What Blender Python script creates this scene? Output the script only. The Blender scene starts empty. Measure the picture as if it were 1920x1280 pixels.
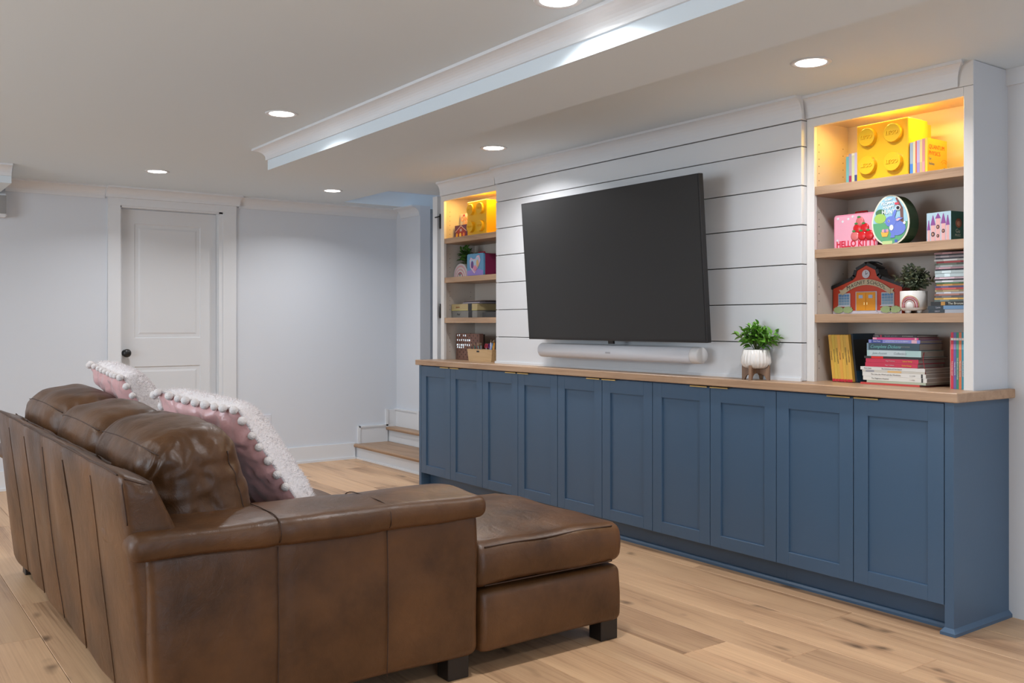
import bpy, bmesh, math, random
from mathutils import Vector, Matrix, noise
R = math.radians
random.seed(7)
S = bpy.context.scene
C = S.collection
# ------------------------------------------------------------------ camera
cam_d = bpy.data.cameras.new('camera'); cam = bpy.data.objects.new('camera', cam_d); C.objects.link(cam)
YAW = R(35.7755)
cam.location = (0, 0, 1.16)
cam.rotation_euler = (R(90), 0, math.atan2(math.cos(YAW), math.sin(YAW)))
cam_d.sensor_fit = 'HORIZONTAL'; cam_d.sensor_width = 36.0
cam_d.lens = 1757.6/1920*36.0
cam_d.shift_y = -(640-606.4)/1920
cam_d.clip_start = 0.05; cam_d.clip_end = 100
S.camera = cam
# ------------------------------------------------------------------ world, exposure
w = bpy.data.worlds.new('world'); S.world = w; w.use_nodes = True
wb = w.node_tree.nodes['Background']; wb.inputs[0].default_value = (0.75, 0.86, 1.0, 1); wb.inputs[1].default_value = 1.0
S.view_settings.view_transform = 'Standard'; S.view_settings.look = 'None'
S.view_settings.gamma = 1.0; S.view_settings.use_curve_mapping = False
S.view_settings.exposure = 0.0
S.cycles.max_bounces = 8; S.cycles.diffuse_bounces = 5; S.cycles.glossy_bounces = 4
ZC = 2.165
def area(name, loc, rot, power, sx, sy=None, col=(1, 1, 1), shape='RECTANGLE', spread=180):
    d = bpy.data.lights.new(name, 'AREA'); d.energy = power; d.size = sx; d.color = col
    d.shape = shape
    if sy: d.size_y = sy
    d.spread = R(spread)
    o = bpy.data.objects.new(name, d); o.location = loc; o.rotation_euler = rot; C.objects.link(o); return o
# daylight through the two windows behind the camera
area('daylight_east', (2.52, 0.4, 1.35), (0, R(90), 0), 42, 1.5, 2.6, (0.66, 0.82, 1.0))
area('stairwell_fill', (-6.6, 4.35, 3.9), (0, 0, 0), 7, 0.5, 0.5, (0.80, 0.88, 1.0))  # unseen fill lamp added to brighten the dark stairwell
area('daylight_south', (-3.4, -3.12, 1.35), (R(90), 0, 0), 95, 3.0, 1.5, (0.78, 0.89, 1.0))
LAMP_COL = (0.97, 0.97, 1.0)
LAMP_W = 9.0
lights = [(-6.40, 1.72), (-6.55, 3.045), (-4.29, 1.73), (-4.415, 3.052), (-2.256, 3.045), (-2.28, 1.82),
          (-6.4, -0.6), (-4.3, -0.6), (-2.25, -0.6), (-0.2, -0.6), (-0.2, 1.75), (-0.2, 3.05),  # from this row on: unseen lights, added to light the room
          (-4.3, -2.2), (-2.2, -2.2), (1.6, 0.4)]
# ------------------------------------------------------------------ materials
def newmat(name):
    m = bpy.data.materials.new(name); m.use_nodes = True
    return m, m.node_tree, m.node_tree.nodes['Principled BSDF']
def mat(name, col, rough=0.5, metal=0.0, spec=0.5, bump=0, bscale=200, var=0, vscale=8, emit=None, estr=0, coat=0, sheen=0):
    m, nt, b = newmat(name)
    b.inputs['Base Color'].default_value = (*col, 1); b.inputs['Roughness'].default_value = rough
    b.inputs['Metallic'].default_value = metal; b.inputs['Specular IOR Level'].default_value = spec
    if coat: b.inputs['Coat Weight'].default_value = coat; b.inputs['Coat Roughness'].default_value = 0.15
    if sheen: b.inputs['Sheen Weight'].default_value = sheen
    if emit: b.inputs['Emission Color'].default_value = (*emit, 1); b.inputs['Emission Strength'].default_value = estr
    N = nt.nodes; L = nt.links
    if bump or var:
        tc = N.new('ShaderNodeTexCoord')
    if bump:
        n = N.new('ShaderNodeTexNoise'); n.inputs['Scale'].default_value = bscale; n.inputs['Detail'].default_value = 4
        L.new(tc.outputs['Object'], n.inputs['Vector'])
        bp = N.new('ShaderNodeBump'); bp.inputs['Strength'].default_value = bump; bp.inputs['Distance'].default_value = 0.01
        L.new(n.outputs['Fac'], bp.inputs['Height']); L.new(bp.outputs[0], b.inputs['Normal'])
    if var:
        n2 = N.new('ShaderNodeTexNoise'); n2.inputs['Scale'].default_value = vscale; n2.inputs['Detail'].default_value = 5
        L.new(tc.outputs['Object'], n2.inputs['Vector'])
        r = N.new('ShaderNodeValToRGB')
        r.color_ramp.elements[0].position = 0.3; r.color_ramp.elements[1].position = 0.7
        r.color_ramp.elements[0].color = (*[c*(1-var) for c in col], 1)
        r.color_ramp.elements[1].color = (*[min(1, c*(1+var)) for c in col], 1)
        L.new(n2.outputs['Fac'], r.inputs[0]); L.new(r.outputs[0], b.inputs['Base Color'])
    return m
_cc = {}
def cmat(col, rough=0.45, spec=0.5):
    k = (tuple(round(c, 3) for c in col), rough)
    if k not in _cc: _cc[k] = mat('paint_%d' % len(_cc), col, rough, spec=spec, bump=0.02, bscale=300)
    return _cc[k]
def wood(name, c_light, c_mid, c_dark, axis='X', scale=1.0, rough=0.5, knots=0.0, rnd=0.0, coat=0):
    m, nt, b = newmat(name); N = nt.nodes; L = nt.links
    tc = N.new('ShaderNodeTexCoord'); oi = N.new('ShaderNodeObjectInfo')
    mul = N.new('ShaderNodeVectorMath'); mul.operation = 'SCALE'; mul.inputs[0].default_value = (37, 51, 23)
    L.new(oi.outputs['Random'], mul.inputs['Scale'])
    add = N.new('ShaderNodeVectorMath'); add.operation = 'ADD'
    L.new(tc.outputs['Object'], add.inputs[0]); L.new(mul.outputs[0], add.inputs[1])
    mp = N.new('ShaderNodeMapping')
    sc = {'X': (0.9, 9, 9), 'Y': (9, 0.9, 9), 'Z': (9, 9, 0.9)}[axis]
    mp.inputs['Scale'].default_value = tuple(s*scale for s in sc)
    L.new(add.outputs[0], mp.inputs['Vector'])
    n1 = N.new('ShaderNodeTexNoise'); n1.inputs['Scale'].default_value = 1.3; n1.inputs['Detail'].default_value = 6
    n1.inputs['Roughness'].default_value = 0.6; n1.inputs['Distortion'].default_value = 0.6
    L.new(mp.outputs[0], n1.inputs['Vector'])
    mp2 = N.new('ShaderNodeMapping'); mp2.inputs['Scale'].default_value = tuple(s*scale*(1 if s < 1 else 12) for s in sc)
    L.new(add.outputs[0], mp2.inputs['Vector'])
    n2 = N.new('ShaderNodeTexNoise'); n2.inputs['Scale'].default_value = 2.0; n2.inputs['Detail'].default_value = 3
    L.new(mp2.outputs[0], n2.inputs['Vector'])
    mx = N.new('ShaderNodeMix'); mx.data_type = 'FLOAT'; mx.inputs[0].default_value = 0.3
    L.new(n1.outputs['Fac'], mx.inputs[2]); L.new(n2.outputs['Fac'], mx.inputs[3])
    r = N.new('ShaderNodeValToRGB'); e = r.color_ramp.elements
    e[0].position = 0.35; e[0].color = (*c_dark, 1); e[1].position = 0.62; e[1].color = (*c_light, 1)
    q = e.new(0.47); q.color = (*c_mid, 1)
    L.new(mx.outputs[0], r.inputs[0])
    out = r.outputs[0]
    if knots:
        mk = N.new('ShaderNodeMapping'); mk.inputs['Scale'].default_value = tuple(s*(2.2 if s < 1 else 0.62) for s in sc)
        nk = N.new('ShaderNodeTexNoise'); nk.inputs['Scale'].default_value = 3.0
        L.new(add.outputs[0], nk.inputs['Vector'])
        mk2 = N.new('ShaderNodeVectorMath'); mk2.operation = 'MULTIPLY_ADD'
        mk2.inputs[1].default_value = (0.35, 0.12, 0.35)
        L.new(nk.outputs['Color'], mk2.inputs[0]); L.new(add.outputs[0], mk2.inputs[2])
        L.new(mk2.outputs[0], mk.inputs['Vector'])
        v = N.new('ShaderNodeTexVoronoi'); v.inputs['Scale'].default_value = 1.25
        L.new(mk.outputs[0], v.inputs['Vector'])
        rk = N.new('ShaderNodeValToRGB'); ke = rk.color_ramp.elements
        ke[0].position = 0.03; ke[0].color = (1, 1, 1, 1); ke[1].position = 0.20; ke[1].color = (0, 0, 0, 1)
        L.new(v.outputs['Distance'], rk.inputs[0])
        km = N.new('ShaderNodeMath'); km.operation = 'MULTIPLY'; km.inputs[1].default_value = knots
        L.new(rk.outputs[0], km.inputs[0])
        cm = N.new('ShaderNodeMix'); cm.data_type = 'RGBA'
        cm.inputs[7].default_value = (*[c*0.32 for c in c_dark], 1)
        L.new(km.outputs[0], cm.inputs[0]); L.new(out, cm.inputs[6]); out = cm.outputs[2]
    if rnd:
        h = N.new('ShaderNodeHueSaturation'); mr = N.new('ShaderNodeMapRange')
        mr.inputs[3].default_value = 1-rnd; mr.inputs[4].default_value = 1+rnd
        L.new(oi.outputs['Random'], mr.inputs[0]); L.new(mr.outputs[0], h.inputs['Value']); L.new(out, h.inputs['Color']); out = h.outputs[0]
    L.new(out, b.inputs['Base Color'])
    b.inputs['Roughness'].default_value = rough
    bp = N.new('ShaderNodeBump'); bp.inputs['Strength'].default_value = 0.08; bp.inputs['Distance'].default_value = 0.004
    L.new(mx.outputs[0], bp.inputs['Height']); L.new(bp.outputs[0], b.inputs['Normal'])
    if coat: b.inputs['Coat Weight'].default_value = coat; b.inputs['Coat Roughness'].default_value = 0.2
    return m
def leather(name):
    m, nt, b = newmat(name); N = nt.nodes; L = nt.links
    tc = N.new('ShaderNodeTexCoord')
    n = N.new('ShaderNodeTexNoise'); n.inputs['Scale'].default_value = 3.2; n.inputs['Detail'].default_value = 7; n.inputs['Roughness'].default_value = 0.6
    L.new(tc.outputs['Object'], n.inputs['Vector'])
    r = N.new('ShaderNodeValToRGB'); e = r.color_ramp.elements
    e[0].position = 0.32; e[0].color = (0.038, 0.0145, 0.004, 1); e[1].position = 0.72; e[1].color = (0.134, 0.058, 0.020, 1)
    L.new(n.outputs['Fac'], r.inputs[0]); L.new(r.outputs[0], b.inputs['Base Color'])
    n2 = N.new('ShaderNodeTexNoise'); n2.inputs['Scale'].default_value = 6; n2.inputs['Detail'].default_value = 6
    L.new(tc.outputs['Object'], n2.inputs['Vector'])
    rr = N.new('ShaderNodeMapRange'); rr.inputs[3].default_value = 0.30; rr.inputs[4].default_value = 0.52
    L.new(n2.outputs['Fac'], rr.inputs[0]); L.new(rr.outputs[0], b.inputs['Roughness'])
    v = N.new('ShaderNodeTexVoronoi'); v.inputs['Scale'].default_value = 320
    L.new(tc.outputs['Object'], v.inputs['Vector'])
    n3 = N.new('ShaderNodeTexNoise'); n3.inputs['Scale'].default_value = 14; n3.inputs['Detail'].default_value = 5; n3.inputs['Distortion'].default_value = 1.2
    L.new(tc.outputs['Object'], n3.inputs['Vector'])
    b1 = N.new('ShaderNodeBump'); b1.inputs['Strength'].default_value = 0.10; b1.inputs['Distance'].default_value = 0.002
    L.new(v.outputs['Distance'], b1.inputs['Height'])
    b2 = N.new('ShaderNodeBump'); b2.inputs['Strength'].default_value = 0.22; b2.inputs['Distance'].default_value = 0.012
    L.new(n3.outputs['Fac'], b2.inputs['Height']); L.new(b1.outputs[0], b2.inputs['Normal']); L.new(b2.outputs[0], b.inputs['Normal'])
    b.inputs['Specular IOR Level'].default_value = 0.42
    return m
M = {}
M['wall'] = mat('wall_paint', (0.625, 0.660, 0.705), 0.6, bump=0.02, bscale=120)
M['ceil'] = mat('ceiling_paint', (0.66, 0.75, 0.81), 0.75)
M['trim'] = mat('trim_paint', (0.69, 0.71, 0.73), 0.38)
M['shiplap'] = mat('shiplap_paint', (0.66, 0.67, 0.68), 0.40)
M['gap'] = mat('shadow_gap', (0.08, 0.075, 0.07), 0.9)
M['case'] = mat('bookcase_paint', (0.70, 0.68, 0.65), 0.35)
M['case_shaded'] = mat('bookcase_paint_shaded', (0.60, 0.53, 0.46), 0.4)  # bookcase paint made darker and browner for the shade inside
M['door'] = mat('door_paint', (0.64, 0.655, 0.67), 0.42)
M['blue'] = mat('blue_cabinet_paint', (0.056, 0.108, 0.180), 0.36, bump=0.015, bscale=90)
M['black'] = mat('black_metal', (0.01, 0.01, 0.011), 0.35)
M['brass'] = mat('brass', (0.85, 0.58, 0.22), 0.28, metal=1)
M['oak'] = wood('oak_worktop', (0.47, 0.31, 0.19), (0.40, 0.255, 0.155), (0.30, 0.18, 0.10), 'X', 1.6, 0.38)
M['floor'] = wood('oak_floor', (0.61, 0.395, 0.225), (0.51, 0.315, 0.178), (0.30, 0.168, 0.088), 'X', 0.6, 0.40, knots=0.9, rnd=0.14)
M['tread'] = wood('oak_tread', (0.42, 0.27, 0.17), (0.35, 0.22, 0.13), (0.27, 0.16, 0.09), 'X', 1.2, 0.4)
M['leather'] = leather('brown_leather')
M['stitch'] = mat('stitching', (0.045, 0.019, 0.009), 0.6)
M['darkwood'] = mat('dark_leg', (0.012, 0.009, 0.008), 0.4)
M['screen'] = mat('screen_glass', (0.026, 0.026, 0.026), 0.42, spec=0.35)
M['tvbody'] = mat('television_plastic', (0.012, 0.010, 0.010), 0.4)
M['bar'] = mat('soundbar_white', (0.62, 0.63, 0.66), 0.45)
M['yellow'] = mat('yellow_plastic', (0.80, 0.45, 0.015), 0.28)
M['lens'] = mat('lamp_lens', (1, 1, 1), 0.4, emit=(1.0, 0.97, 0.92), estr=9)
M['strip'] = mat('warm_led', (1, 0.9, 0.6), 0.4, emit=(1.0, 0.72, 0.30), estr=6)
M['ceramic'] = mat('white_ceramic', (0.74, 0.72, 0.68), 0.22)
M['satin'] = mat('pink_satin', (0.62, 0.34, 0.33), 0.30, spec=0.8, bump=0.45, bscale=17, sheen=0.5)
M['fur'] = mat('white_fur', (0.80, 0.75, 0.75), 0.9, bump=0.5, bscale=120, sheen=0.6)
M['pom'] = mat('pompom_wool', (0.76, 0.71, 0.69), 0.95, bump=0.5, bscale=260)
M['walnut'] = wood('walnut', (0.26, 0.15, 0.08), (0.20, 0.11, 0.06), (0.13, 0.07, 0.04), 'Z', 2.5, 0.5)
M['clockwood'] = wood('clock_wood', (0.26, 0.13, 0.10), (0.19, 0.095, 0.07), (0.10, 0.05, 0.035), 'Z', 3, 0.5)
M['bamboo'] = wood('bamboo', (0.62, 0.42, 0.22), (0.54, 0.35, 0.17), (0.44, 0.27, 0.12), 'X', 2.0, 0.45)
M['leaf'] = mat('bright_leaf', (0.13, 0.33, 0.035), 0.38, var=0.5, vscale=25)
M['leaf2'] = mat('dusty_leaf', (0.16, 0.19, 0.12), 0.6, var=0.6, vscale=30)
M['leaf3'] = mat('dark_leaf', (0.05, 0.14, 0.02), 0.45, var=0.5, vscale=25)
M['stem'] = mat('stem', (0.10, 0.12, 0.04), 0.6)
M['soil'] = mat('soil', (0.04, 0.03, 0.02), 0.9)
M['paper'] = mat('page_paper', (0.36, 0.33, 0.29), 0.8)
M['clockglow'] = mat('clock_letters', (0.8, 0.95, 1), 0.5, emit=(0.72, 0.90, 1.0), estr=1.6)
M['grille'] = mat('speaker_grille', (0.30, 0.30, 0.30), 0.7, bump=0.3, bscale=600)
M['glass'] = mat('window_glass', (0.8, 0.9, 1.0), 0.05)
# ------------------------------------------------------------------ mesh helpers
class MB:
    def __init__(s): s.v = []; s.f = []; s.sm = []
    def add(s, vs, fs, smooth=False):
        o = len(s.v); s.v += [tuple(v) for v in vs]; s.f += [tuple(i+o for i in f) for f in fs]; s.sm += [smooth]*len(fs); return s
    def box(s, x0, x1, y0, y1, z0, z1, ch=0.0):
        if ch <= 0:
            vs = [(x, y, z) for z in (z0, z1) for y in (y0, y1) for x in (x0, x1)]
            return s.add(vs, [(0, 2, 3, 1), (4, 5, 7, 6), (0, 1, 5, 4), (2, 6, 7, 3), (0, 4, 6, 2), (1, 3, 7, 5)])
        bm = bmesh.new(); bmesh.ops.create_cube(bm, size=1)
        for v in bm.verts: v.co = Vector(((x0+x1)/2+v.co.x*(x1-x0), (y0+y1)/2+v.co.y*(y1-y0), (z0+z1)/2+v.co.z*(z1-z0)))
        bmesh.ops.bevel(bm, geom=bm.edges[:], offset=ch, segments=1 if ch < 0.004 else 2, affect='EDGES')
        bm.verts.index_update(); s.add([v.co[:] for v in bm.verts], [[v.index for v in f.verts] for f in bm.faces]); bm.free(); return s
    def prism(s, pts, a0, a1, axis='X'):
        n = len(pts)
        def P(a, p):
            return {'X': (a, p[0], p[1]), 'Y': (p[0], a, p[1]), 'Z': (p[0], p[1], a)}[axis]
        vs = [P(a0, p) for p in pts]+[P(a1, p) for p in pts]
        fs = [tuple(range(n))[::-1], tuple(range(n, 2*n))]+[(i, (i+1) % n, n+(i+1) % n, n+i) for i in range(n)]
        return s.add(vs, fs)
    def lathe(s, prof, c=(0, 0, 0), n=24, axis='Z', smooth=True, flute=0, fn=0):
        vs = []; m = len(prof)
        for i in range(n):
            a = 2*math.pi*i/n
            for r, h in prof:
                rr = r*(1+flute*math.cos(fn*a)) if flute else r
                p = (rr*math.cos(a), rr*math.sin(a), h)
                if axis == 'X': p = (h, rr*math.cos(a), rr*math.sin(a))
                if axis == 'Y': p = (rr*math.cos(a), h, rr*math.sin(a))
                vs.append((p[0]+c[0], p[1]+c[1], p[2]+c[2]))
        fs = []
        for i in range(n):
            j = (i+1) % n
            for k in range(m-1): fs.append((i*m+k, j*m+k, j*m+k+1, i*m+k+1))
        s.add(vs, fs, smooth)
        o = len(s.v)-len(vs)
        if prof[0][0] > 1e-6: s.f.append(tuple(o+i*m for i in range(n))[::-1]); s.sm.append(False)
        if prof[-1][0] > 1e-6: s.f.append(tuple(o+i*m+m-1 for i in range(n))); s.sm.append(False)
        return s
    def cyl(s, c, r, h, n=24, axis='Z', ch=0.0):
        pr = [(r, 0), (r, h)] if not ch else [(r-ch, 0), (r, ch), (r, h-ch), (r-ch, h)]
        return s.lathe(pr, c, n, axis)
    def tube(s, pts, r, n=6, closed=False):
        P = [Vector(p) for p in pts]; m = len(P); vs = []
        up = Vector((0, 0, 1))
        for i, p in enumerate(P):
            if closed: t = (P[(i+1) % m]-P[i-1])
            else: t = (P[min(i+1, m-1)]-P[max(i-1, 0)])
            t.normalize(); u = up if abs(t.dot(up)) < 0.95 else Vector((1, 0, 0))
            a = t.cross(u).normalized(); b = t.cross(a)
            rr = r[i] if isinstance(r, (list, tuple)) else r
            for k in range(n):
                g = 2*math.pi*k/n; vs.append(p+a*rr*math.cos(g)+b*rr*math.sin(g))
        fs = []
        for i in range(m if closed else m-1):
            j = (i+1) % m
            for k in range(n): fs.append((i*n+k, i*n+(k+1) % n, j*n+(k+1) % n, j*n+k))
        if not closed: fs += [tuple(range(n))[::-1], tuple((m-1)*n+k for k in range(n))]
        return s.add(vs, fs, True)
    def rbox(s, x0, x1, y0, y1, z0, z1, r, seg=4, cx=10, cy=10, cz=6, fn=None):
        """rounded, subdivided box; fn(p, n) -> p displaces it"""
        def coords(a, b, m):
            h = r; L = [a+h*(1-math.cos(math.pi/2*k/seg)) for k in range(seg)]
            Rr = [b-h*(1-math.cos(math.pi/2*k/seg)) for k in range(seg)][::-1]
            mid = [a+h+(b-a-2*h)*k/m for k in range(m+1)]
            return L+mid+Rr
        X = coords(x0, x1, cx); Y = coords(y0, y1, cy); Z = coords(z0, z1, cz)
        idx = {}; vs = []; fs = []
        def V(i, j, k):
            if (i, j, k) in idx: return idx[(i, j, k)]
            p = Vector((X[i], Y[j], Z[k]))
            q = Vector((min(max(p.x, x0+r), x1-r), min(max(p.y, y0+r), y1-r), min(max(p.z, z0+r), z1-r)))
            d = p-q
            nn = d.normalized() if d.length > 1e-9 else Vector((0, 0, 1))
            p = q+nn*r
            if fn: p = fn(p, nn)
            idx[(i, j, k)] = len(vs); vs.append(p); return idx[(i, j, k)]
        a, b, c = len(X)-1, len(Y)-1, len(Z)-1
        for i in range(a):
            for j in range(b):
                fs.append((V(i, j, 0), V(i, j+1, 0), V(i+1, j+1, 0), V(i+1, j, 0)))
                fs.append((V(i, j, c), V(i+1, j, c), V(i+1, j+1, c), V(i, j+1, c)))
        for i in range(a):
            for k in range(c):
                fs.append((V(i, 0, k), V(i+1, 0, k), V(i+1, 0, k+1), V(i, 0, k+1)))
                fs.append((V(i, b, k), V(i, b, k+1), V(i+1, b, k+1), V(i+1, b, k)))
        for j in range(b):
            for k in range(c):
                fs.append((V(0, j, k), V(0, j, k+1), V(0, j+1, k+1), V(0, j+1, k)))
                fs.append((V(a, j, k), V(a, j+1, k), V(a, j+1, k+1), V(a, j, k+1)))
        return s.add(vs, fs, True)
    def mesh(s, name, m):
        me = bpy.data.meshes.new(name); me.from_pydata(s.v, [], s.f); me.polygons.foreach_set('use_smooth', s.sm)
        if m: me.materials.append(m)
        me.update(); return me
    def build(s, name, m, parent=None, loc=None, kind=None, label=None):
        o = bpy.data.objects.new(name, s.mesh(name, m)); C.objects.link(o)
        if parent: o.parent = parent
        if loc: o.location = loc
        if kind: o['kind'] = kind
        if label: o['label'] = label
        return o
def tag(o, label, cat, group=None):
    o['label'] = label; o['category'] = cat
    if group: o['group'] = group
    return o
def thing(name, label, cat, loc=(0, 0, 0), rot=(0, 0, 0), group=None):
    o = bpy.data.objects.new(name, None); o.empty_display_size = 0.1; o.location = loc; o.rotation_euler = rot; C.objects.link(o)
    return tag(o, label, cat, group)
def inst(o, parent=None, loc=None, rot=None, scale=None):
    c = o.copy(); C.objects.link(c)
    if parent: c.parent = parent
    if loc is not None: c.location = loc
    if rot is not None: c.rotation_euler = rot
    if scale is not None: c.scale = scale
    return c
def text(s, size, m, parent, loc, rot=(R(90), 0, 0), ext=0.0004, name='lettering', sx=1.0, align='CENTER', shear=0, bold=0.0, label=None):
    cu = bpy.data.curves.new('t', 'FONT'); cu.body = s; cu.size = size; cu.extrude = ext; cu.align_x = align; cu.align_y = 'CENTER'
    cu.shear = shear; cu.offset = bold; cu.resolution_u = 3
    t = bpy.data.objects.new('t', cu); C.objects.link(t)
    dg = bpy.context.evaluated_depsgraph_get(); me = bpy.data.meshes.new_from_object(t.evaluated_get(dg))
    bpy.data.objects.remove(t); me.materials.clear(); me.materials.append(m); me.name = name
    o = bpy.data.objects.new(name, me); C.objects.link(o)
    if parent: o.parent = parent
    o.location = loc; o.rotation_euler = rot; o.scale = (sx, 1, 1)
    if label: o['label'] = label
    return o
def struct(name, mb, m, parent=None): return mb.build(name, m, parent, kind='structure')
def disc(c, rx, rz, t, n=20):                      # thin elliptical plate facing -Y
    mb = MB(); pts = [(c[0]+rx*math.cos(2*math.pi*k/n), c[2]+rz*math.sin(2*math.pi*k/n)) for k in range(n)]
    return mb.prism(pts, c[1], c[1]-t, 'Y')
# ================================================================== SETTING
XW = -7.345; YW = 3.80; XE = 2.6; YS = -3.2
FY0 = 2.86                                          # a plank seam
floor = struct('floor', MB().box(XW-0.3, XE+0.1, YS-0.1, 5.2, -0.06, -0.006), M['gap'])
def plank(x0, x1, y0, y1):
    L = x1-x0-0.0016; W = y1-y0-0.0016
    mb = MB(); c = 0.0015; h = 0.006
    vs = [(-L/2, -W/2, -h), (L/2, -W/2, -h), (L/2, W/2, -h), (-L/2, W/2, -h),
          (-L/2, -W/2, -c), (L/2, -W/2, -c), (L/2, W/2, -c), (-L/2, W/2, -c),
          (-L/2+c, -W/2+c, 0), (L/2-c, -W/2+c, 0), (L/2-c, W/2-c, 0), (-L/2+c, W/2-c, 0)]
    fs = [(0, 3, 2, 1), (8, 9, 10, 11)]+[(i, (i+1) % 4, 4+(i+1) % 4, 4+i) for i in range(4)]+[(4+i, 4+(i+1) % 4, 8+(i+1) % 4, 8+i) for i in range(4)]
    mb.add(vs, fs)
    mb.build('plank', M['floor'], floor, ((x0+x1)/2, (y0+y1)/2, 0))
fixed = {1: -2.255, 0: -1.77, -1: -2.075, -2: -2.32, -3: -1.95, 2: -1.5}
PW = 0.2245
for k in range(-27, 5):
    y0 = FY0+k*PW; y1 = min(y0+PW, YW)
    if y1-y0 < 0.02 or y1 < YS: continue
    y0 = max(y0, YS)
    rr = random.Random(k*13+5)
    j = fixed.get(k, -2.4+rr.random()*2)
    cuts = [j]
    while cuts[0] > XW: cuts.insert(0, cuts[0]-rr.uniform(1.55, 2.15))
    while cuts[-1] < XE: cuts.append(cuts[-1]+rr.uniform(1.55, 2.15))
    for a, b in zip(cuts, cuts[1:]):
        a = max(a, XW); b = min(b, XE)
        if b-a > 0.05: plank(a, b, y0, y1)
# ceiling with the stairwell opening
OX0, OX1, OY0 = -7.10, -6.31, 3.40
mb = MB().box(XW-0.3, XE+0.1, YS-0.1, OY0, ZC, ZC+0.12).box(OX1, XE+0.1, OY0, 5.0, ZC, ZC+0.12).box(XW-0.3, OX0, OY0, 5.0, ZC, ZC+0.12)
struct('ceiling', mb, M['ceil'])
# walls
DY0, DY1, DZ = 1.706, 2.472, 2.035
mb = MB().box(XW-0.12, XW, YS-0.1, DY0, 0, ZC).box(XW-0.12, XW, DY1, 4.90, 0, ZC).box(XW-0.12, XW, DY0, DY1, DZ, ZC)
struct('wall_left', mb, M['wall'])
struct('wall_back', MB().box(-5.86, XE+0.1, YW, YW+0.12, 0, ZC), M['wall'])
struct('wall_stair', MB().box(XW, -6.93, 4.03, 4.13, 0, ZC), M['wall'])
mb = MB().box(-7.5, -5.5, 4.75, 4.87, 0, 4.2).box(-7.22, OX0, OY0, 4.75, ZC+0.12, 4.2).box(OX1, OX1+0.1, OY0, 4.75, ZC+0.12, 4.2).box(-7.2, -6.2, OY0-0.1, OY0, ZC+0.12, 4.2)
mb.box(-7.7, -5.9, OY0-0.1, 4.87, 4.2, 4.3).box(-5.98, -5.86, 3.92, 4.75, 0, ZC)
struct('wall_stairwell', mb, M['wall'])
# walls behind the camera, with windows
mb = MB().box(XE, XE+0.12, YS-0.1, -0.9, 0, ZC).box(XE, XE+0.12, 1.7, YW, 0, ZC).box(XE, XE+0.12, -0.9, 1.7, 0, 0.6).box(XE, XE+0.12, -0.9, 1.7, 2.1, ZC)
struct('wall_right', mb, M['wall'])
mb = MB().box(XW-0.1, -4.9, YS-0.12, YS, 0, ZC).box(-1.9, XE, YS-0.12, YS, 0, ZC).box(-4.9, -1.9, YS-0.12, YS, 0, 0.6).box(-4.9, -1.9, YS-0.12, YS, 2.1, ZC)
struct('wall_front', mb, M['wall'])
mb = MB()
for y in (-0.9, 0.38, 1.66): mb.box(XE+0.02, XE+0.07, y, y+0.04, 0.6, 2.1)
for z in (0.6, 2.06): mb.box(XE+0.02, XE+0.07, -0.9, 1.7, z, z+0.04)
struct('window_1', mb, M['trim'])
mb = MB()
for x in (-4.9, -3.42, -1.94): mb.box(x, x+0.04, YS-0.07, YS-0.02, 0.6, 2.1)
for z in (0.6, 2.06): mb.box(-4.9, -1.9, YS-0.07, YS-0.02, z, z+0.04)
struct('window_2', mb, M['trim'])
# crown mouldings (cove profile)
def cove(px, pz, n=7):                              # offsets (out, down) from the ceiling/wall corner
    p = [(px, 0), (px, -0.008)]
    for i in range(n+1):
        a = math.pi/2*i/n
        p.append((0.010+(px-0.010)*(1-math.sin(a)), -0.012-(pz-0.022)*(1-math.cos(a))))
    p += [(0.010, -pz), (0, -pz)]
    return p
def crown(name, mb, par=None): return struct(name, mb, M['trim'], par)
def crown_y(x, y0, y1, px=0.085, pz=0.085, s=1):      # runs along Y on a wall at x
    return MB().prism([(x+s*o, ZC+d) for o, d in cove(px, pz)]+[(x, ZC)], y0, y1, 'Y')
def crown_x(y, x0, x1, px, pz):
    return MB().prism([(y-o, ZC+d) for o, d in cove(px, pz)]+[(y, ZC)], x0, x1, 'X')
crown('trim_1', crown_y(XW, 0.95, 1.60))
crown('trim_2', crown_y(XW, 2.60, 4.03))
mb = crown_y(XW+0.035, 1.60, 2.60, 0.085, 0.075); mb.box(XW+0.02, XW+0.035, 1.60, 2.60, ZC-0.075, ZC)
crown('trim_3', mb)
crown('trim_4', crown_x(4.03, XW+0.09, -6.93, 0.085, 0.085))
# boxed beam with cove on its near side
BX0 = -5.19
mb = MB().box(BX0, XE, 2.01, 2.42, 2.041, ZC)
beam = struct('ceiling_beam', mb, M['ceil'])
def mitred(pts, yfun, xend, xfar):                   # crown whose near end is cut back with the profile
    n = len(pts); vs = []
    for o, d in pts: vs.append((xend-o, yfun-o, ZC+d))
    for o, d in pts: vs.append((xfar, yfun-o, ZC+d))
    vs.append((xend, yfun, ZC)); vs.append((xfar, yfun, ZC))
    fs = [(i, i+1, n+i+1, n+i) for i in range(n-1)]
    fs.append(tuple(range(n))+(2*n,)); fs.append(tuple(range(n, 2*n))[::-1]+(2*n+1,))
    return MB().add(vs, fs)
mb = mitred(cove(0.07, 0.068), 2.01, BX0, XE)
# return along the beam's far-left end
pts = cove(0.07, 0.068); n = len(pts); vs = [(BX0-o, 2.01-o, ZC+d) for o, d in pts]+[(BX0-o, 2.42+o, ZC+d) for o, d in pts]
mb.add(vs, [(i+1, i, n+i, n+i+1) for i in range(n-1)])
mb.build('cove_moulding', M['trim'], beam)
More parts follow.
